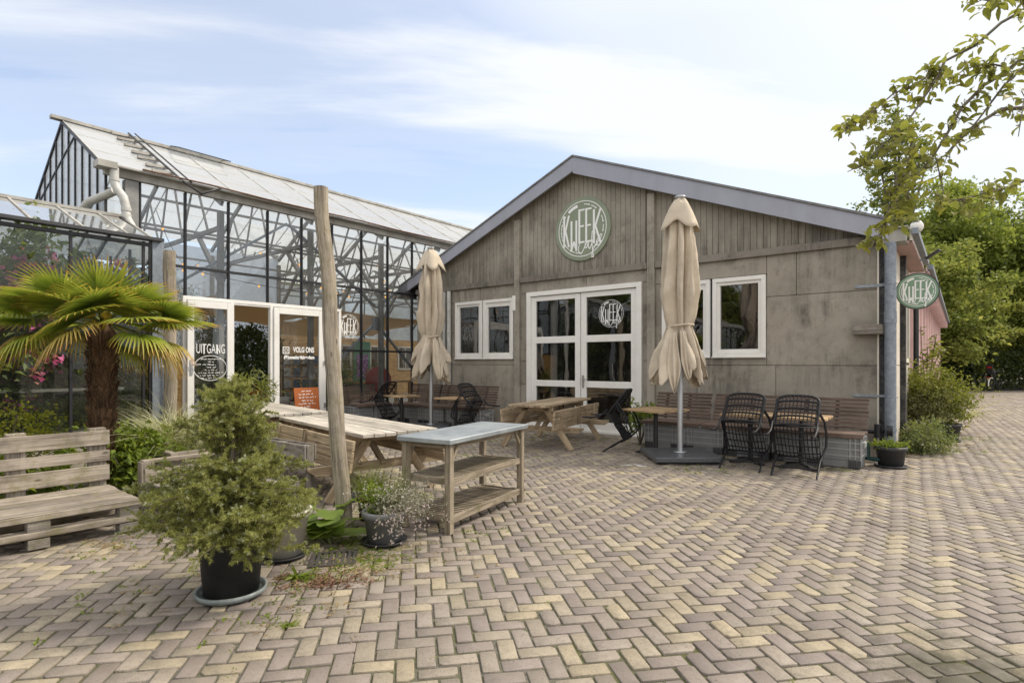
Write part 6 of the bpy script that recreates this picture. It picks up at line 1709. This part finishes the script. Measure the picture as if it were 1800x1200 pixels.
# ------------------------------------------------------------------ overhanging apple branches, from a trunk outside the picture
ap = thing('apple_tree', 'overhanging apple branches with fresh leaves in the upper right corner', 'tree', (2.6, 2.1, 0))
ao = Vector((2.6, 2.1, 0))
limbs = MB(); tw = MB(); LP = []; LD = []; BP = []
root = Vector((2.6, 2.1, 0)) - ao
limbs.tube([root, root + Vector((.05, .05, 1.2)), root + Vector((-.1, .1, 2.2)), root + Vector((-.3, .15, 2.9))], [.13, .1, .085, .07], 12)
limbs.build('trunk', M['bark'], ap)
def limb(px, d0, d1, r0, r1, leaves, from_trunk=None):
    n = len(px); pts = [at(x, y, d0 + (d1 - d0) * i / (n - 1)) - ao for i, (x, y) in enumerate(px)]
    if from_trunk is not None: pts = [root + Vector(from_trunk)] + pts
    m = len(pts); tw.tube(pts, [r0 + (r1 - r0) * i / (m - 1) for i in range(m)], 7)
    for i in range(max(0, m - n), m - 1):
        a, b_ = pts[i], pts[i + 1]; k = int((b_ - a).length * leaves) + 1
        for _ in range(k):
            if rnd.random() < .42: continue
            c = a.lerp(b_, rnd.random()); d = Vector((rnd.gauss(0, 1), rnd.gauss(0, 1), rnd.gauss(0, 1))).normalized(); e = c + d * rnd.uniform(.015, .05)
            tw.tube([c, e], [.0025, .0015], 4)
            if rnd.random() < .75: BP.append(e)
            for _ in range(rnd.randint(2, 4)):
                LP.append(tuple(e + Vector((rnd.gauss(0, .012), rnd.gauss(0, .012), rnd.gauss(0, .012))))); LD.append((rnd.gauss(0, 1), rnd.gauss(0, 1), rnd.gauss(-.25, .8)))
    return pts
T1, T2 = (-.3, .15, 2.9), (-.1, .1, 2.2)
limb([(1900, 170), (1800, 190), (1740, 205), (1660, 260), (1640, 320), (1600, 390), (1560, 480 - 40), (1530, 425)][:2] + [(1760, 192), (1700, 230), (1665, 100 + 170)], 2.9, 2.7, .013, .006, 26, T1)
limb([(1665, 270), (1655, 110 + 20), (1640, 150), (1615, 190), (1590, 215)], 2.7, 2.6, .006, .003, 40) if False else None
limb([(1660, 108), (1652, 130), (1625, 170), (1605, 200), (1580, 232), (1548, 258), (1515, 290), (1490, 302)], 2.75, 2.5, .007, .0018, 62)
limb([(1900, 40), (1800, 18), (1760, 40), (1715, 80), (1660, 108)], 2.9, 2.75, .009, .006, 26, T1)
limb([(1655, 118), (1610, 148), (1570, 165), (1530, 200), (1500, 215), (1485, 232)], 2.75, 2.55, .005, .0016, 95)
limb([(1900, 60), (1800, 100), (1770, 125), (1730, 150), (1690, 190), (1665, 235), (1640, 275), (1612, 310), (1592, 345)], 2.85, 2.5, .012, .003, 42, T1)
limb([(1605, 235), (1600, 270), (1592, 305), (1575, 335), (1560, 370), (1555, 410)], 2.5, 2.42, .004, .0016, 125)
limb([(1592, 345), (1578, 370), (1566, 395), (1545, 415), (1532, 430)], 2.5, 2.42, .003, .0015, 120)
limb([(1900, 90), (1800, 118), (1765, 150), (1720, 210), (1690, 245), (1655, 278)], 2.7, 2.55, .008, .002, 34, T2)
limb([(1768, 118), (1740, 112), (1700, 120), (1668, 140)], 2.7, 2.6, .005, .002, 90)
limb([(1900, 20), (1830, 2), (1770, -6), (1740, 2), (1705, -4)], 2.5, 2.3, .006, .002, 75, T1)
limb([(1645, 278), (1655, 320), (1660, 350), (1625, 330)], 2.5, 2.45, .003, .0015, 60)
limb([(1900, 300), (1800, 318), (1770, 330), (1735, 338), (1700, 350), (1665, 352)], 2.4, 2.3, .007, .002, 70, T2)
limb([(1850, 150), (1800, 175), (1790, 240)], 2.3, 2.2, .004, .0015, 40)
tw.build('branch', M['bark'], ap)
V, F = oval_leaves(np.array(LP), np.array(LD), rng.uniform(.026, .066, len(LP)), rng.uniform(.017, .034, len(LP)))
link('leaves', np_mesh('leaves', V, F, M['apple']), ap)
Q = np.repeat(np.array([tuple(b_) for b_ in BP]), 5, 0); V, F = leaf_arrays(Q, rng.normal(0, 1, Q.shape), .016, .005, .1); link('fruit_buds', np_mesh('fruit_buds', V, F, M['appletip']), ap)

# ------------------------------------------------------------------ trees beyond the yard
def cam_xy(X, Y): return (X * CT - Y * ST, X * ST + Y * CT)
def tree_proto(name, label, loc, h, rad, m, nclump, per, L, cbase=.2, narrow=False, group='trees beyond the yard', seedn=1):
    t = thing(name, label, 'tree', loc, 0, group)
    def keep(c): return np.ones(len(c), bool)
    parts = []; cc = []
    nl = 9 if not narrow else 7
    for k in range(nl):           # several billows make one crown
        a = k * 2.4 + seedn; z = h * (cbase + .12 + (.80 - cbase) * ((k + .5) / nl)); env = math.sin(math.pi * min(.97, .22 + .7 * (k + .5) / nl)) ** .7
        r = rad * env * (.55 if not narrow else .3); rr = rad * env * (.62 if not narrow else .72)
        (V, F), c = clumped((r * math.cos(a), r * math.sin(a), z), (rr, rr, h * .17), nclump // nl, per, rad * .17, L, L * .62, flat=.6, shell=.3, droop=.2)
        parts.append((V, F)); cc.append(c)
    V, F = merge(parts); V[:, 2] = np.maximum(V[:, 2], .3)
    link('crown', np_mesh('crown', V, F, M[m]), t)
    tr = MB().tube([(0, 0, -.05), (.05, 0, h * .2), (0, .08, h * .45), (.05, 0, h * .82)], [h * .022, h * .018, h * .012, h * .003], 10)
    c = np.concatenate(cc)
    for q in c[::max(1, len(c) // 16)]: tr.tube([(0, 0, max(.8, q[2] * .45)), (q[0] * .5, q[1] * .5, q[2] * .78), tuple(q)], [h * .008, h * .005, h * .002], 6)
    tr.build('trunk', M['bark'], t); return t
x, y = cam_xy(29.5, 37.5)
tA = tree_proto('broadleaf_tree', 'dense broadleaf tree rising straight behind the parked bicycle', (x, y, 0), 12.6, 5.0, 'tree1', 300, 120, .27, .08)
x, y = cam_xy(22.8, 31.5)
tB = tree_proto('broadleaf_tree', 'yellow-green tree just behind the far end of the pink wall', (x, y, 0), 8.8, 3.8, 'tree3', 260, 110, .24, .06, seedn=3)
x, y = cam_xy(25.4, 37)
tC = tree_proto('slender_tree', 'tall slender light-leaved tree rising above the right eave of the cafe', (x, y, 0), 18.4, 3.0, 'tree2', 140, 62, .25, .22, True, seedn=2)
for (X, Y, src, rz, s, lb) in ((36.5, 36, 0, 1.2, .98, 'dense broadleaf tree at the right edge of the view behind the yard'), (33.3, 41.5, 0, 2.6, 1.08, 'dense tree in the second row behind the bicycle tree'), (41.5, 39, 1, .7, 1.3, 'yellow-green tree past the right edge of the yard'),
                               (26.5, 43, 1, 4.0, 1.28, 'yellow-green tree in the second row, between the slender tree and the dense tree'), (21.5, 44, 0, 5.0, .86, 'tree mostly hidden behind the cafe eaves'), (31.5, 33.2, 1, 2.2, .72, 'smaller yellow-green tree standing over the hedge right of the bicycle'),
                               (46, 45, 0, .3, 1.1, 'far broadleaf tree beyond the right edge of the yard'), (26.2, 33.2, 1, 5.4, .7, 'smaller yellow-green tree standing over the hedge left of the bicycle')):
    x, y = cam_xy(X, Y); d = dup((tA, tB)[src], (x, y, 0), rz, lb); d.scale = (s, s, s)
for (x, y, s, lb) in ((-31, 9, .62, 'tree outside the far wall of the greenhouse, left of its columns'), (-31, 17, .6, 'tree outside the far wall of the greenhouse behind the cabin'), (-30, 26, .66, 'tree outside the far end of the greenhouse'), (-27, 36, .6, 'tree beyond the back gable of the greenhouse')):
    d = dup(tA, (x, y, 0), rnd.uniform(0, 6), lb); d.scale = (s, s, s)
for (x, y, src, s, lb) in ((-20, -14, 0, .7, 'tree behind the lean-to, mirrored in the side window'), (-16, -26, 1, 1.0, 'tree behind the photographer to the left, mirrored in the windows'), (-6, -30, 0, .9, 'tree straight behind the photographer, mirrored in the double doors'), (6, -28, 1, .9, 'tree behind the photographer to the right')):
    d = dup((tA, tB)[src], (x, y, 0), rnd.uniform(0, 6), lb); d.scale = (s, s, s)
def hedge(label, p0, p1, h, dep, n):
    t = thing('hedge', label, 'hedge', (p0[0], p0[1], 0)); d = np.array([p1[0] - p0[0], p1[1] - p0[1]]); L = np.linalg.norm(d); d = d / L; nrm = np.array([-d[1], d[0]])
    s = rng.uniform(0, L, n); q = rng.uniform(-.5, .5, n) * dep; zz = h * rng.uniform(0.02, 1, n) ** .8 * (1 + .12 * np.sin(s * 1.7))
    P = np.stack([d[0] * s + nrm[0] * q, d[1] * s + nrm[1] * q, zz], 1); V, F = leaf_arrays(P, rng.normal(0, 1, P.shape) + np.array([0, 0, .3]), .2 * rng.uniform(.6, 1.3, n), .13, .25)
    V[:, 2] = np.maximum(V[:, 2], .01); link('foliage', np_mesh('foliage', V, F, M['hedge']), t)
    st = MB(); k = .3
    while k < L: st.tube([(d[0] * k, d[1] * k, -.02), (d[0] * k, d[1] * k + .05, h * .8)], [.03, .015], 5); k += .8
    st.build('stem', M['bark'], t)
hedge('dark clipped hedge along the far edge of the yard behind the bicycle', cam_xy(21.5, 32.2), cam_xy(46, 31.3), 2.3, 1.5, 26000)

# ------------------------------------------------------------------ bicycle by the hedge
bx, by = cam_xy(26.25, 30.6)
bi = thing('bicycle', 'dark bicycle with a child seat parked against the hedge', 'bicycle', (bx, by, 0), R(70))
for x in (-.52, .52):
    MB().tube([(x + .33 * math.cos(a), 0, .345 + .33 * math.sin(a)) for a in [2 * math.pi * i / 28 for i in range(28)]], .02, 6, closed=True).build('tyre', M['tire'], bi)
    s = MB()
    for i in range(10): a = i * math.pi / 5; s.bar((x, 0, .345), (x + .32 * math.cos(a), 0, .345 + .32 * math.sin(a)), .005, .005)
    s.build('spokes', M['chrome'], bi)
f = MB().tube([(-.52, 0, .345), (-.12, 0, .3), (.36, 0, .78), (.52, 0, .345)], .018, 7).tube([(-.12, 0, .3), (-.24, 0, .85)], .018, 7).tube([(-.24, 0, .75), (.36, 0, .85)], .018, 7).tube([(.36, 0, .78), (.33, 0, 1.02)], .016, 7)
f.build('frame', M['black'], bi)
MB().tube([(.2, -.3, 1.06), (.33, -.12, 1.04), (.33, .12, 1.04), (.2, .3, 1.06)], .014, 7).build('handlebar', M['chrome'], bi)
MB().box((-.26, 0, .9), (.26, .16, .07)).build('saddle', M['tire'], bi, .02)
MB().box((-.58, 0, .95), (.3, .3, .07)).box((-.73, 0, 1.2), (.06, .3, .5)).box((-.58, .16, 1.05), (.26, .04, .2)).box((-.58, -.16, 1.05), (.26, .04, .2)).build('child_seat', M['tire'], bi, .02)
MB().box((-.775, 0, 1.27), (.02, .2, .1)).box((-.86, 0, .74), (.03, .22, .05)).build('rear_reflector', M['red'], bi)
MB().tube([(-.52 + .37 * math.cos(a), 0, .345 + .37 * math.sin(a)) for a in [R(60 + 12 * i) for i in range(12)]], .03, 6).build('mudguard', M['white'], bi)
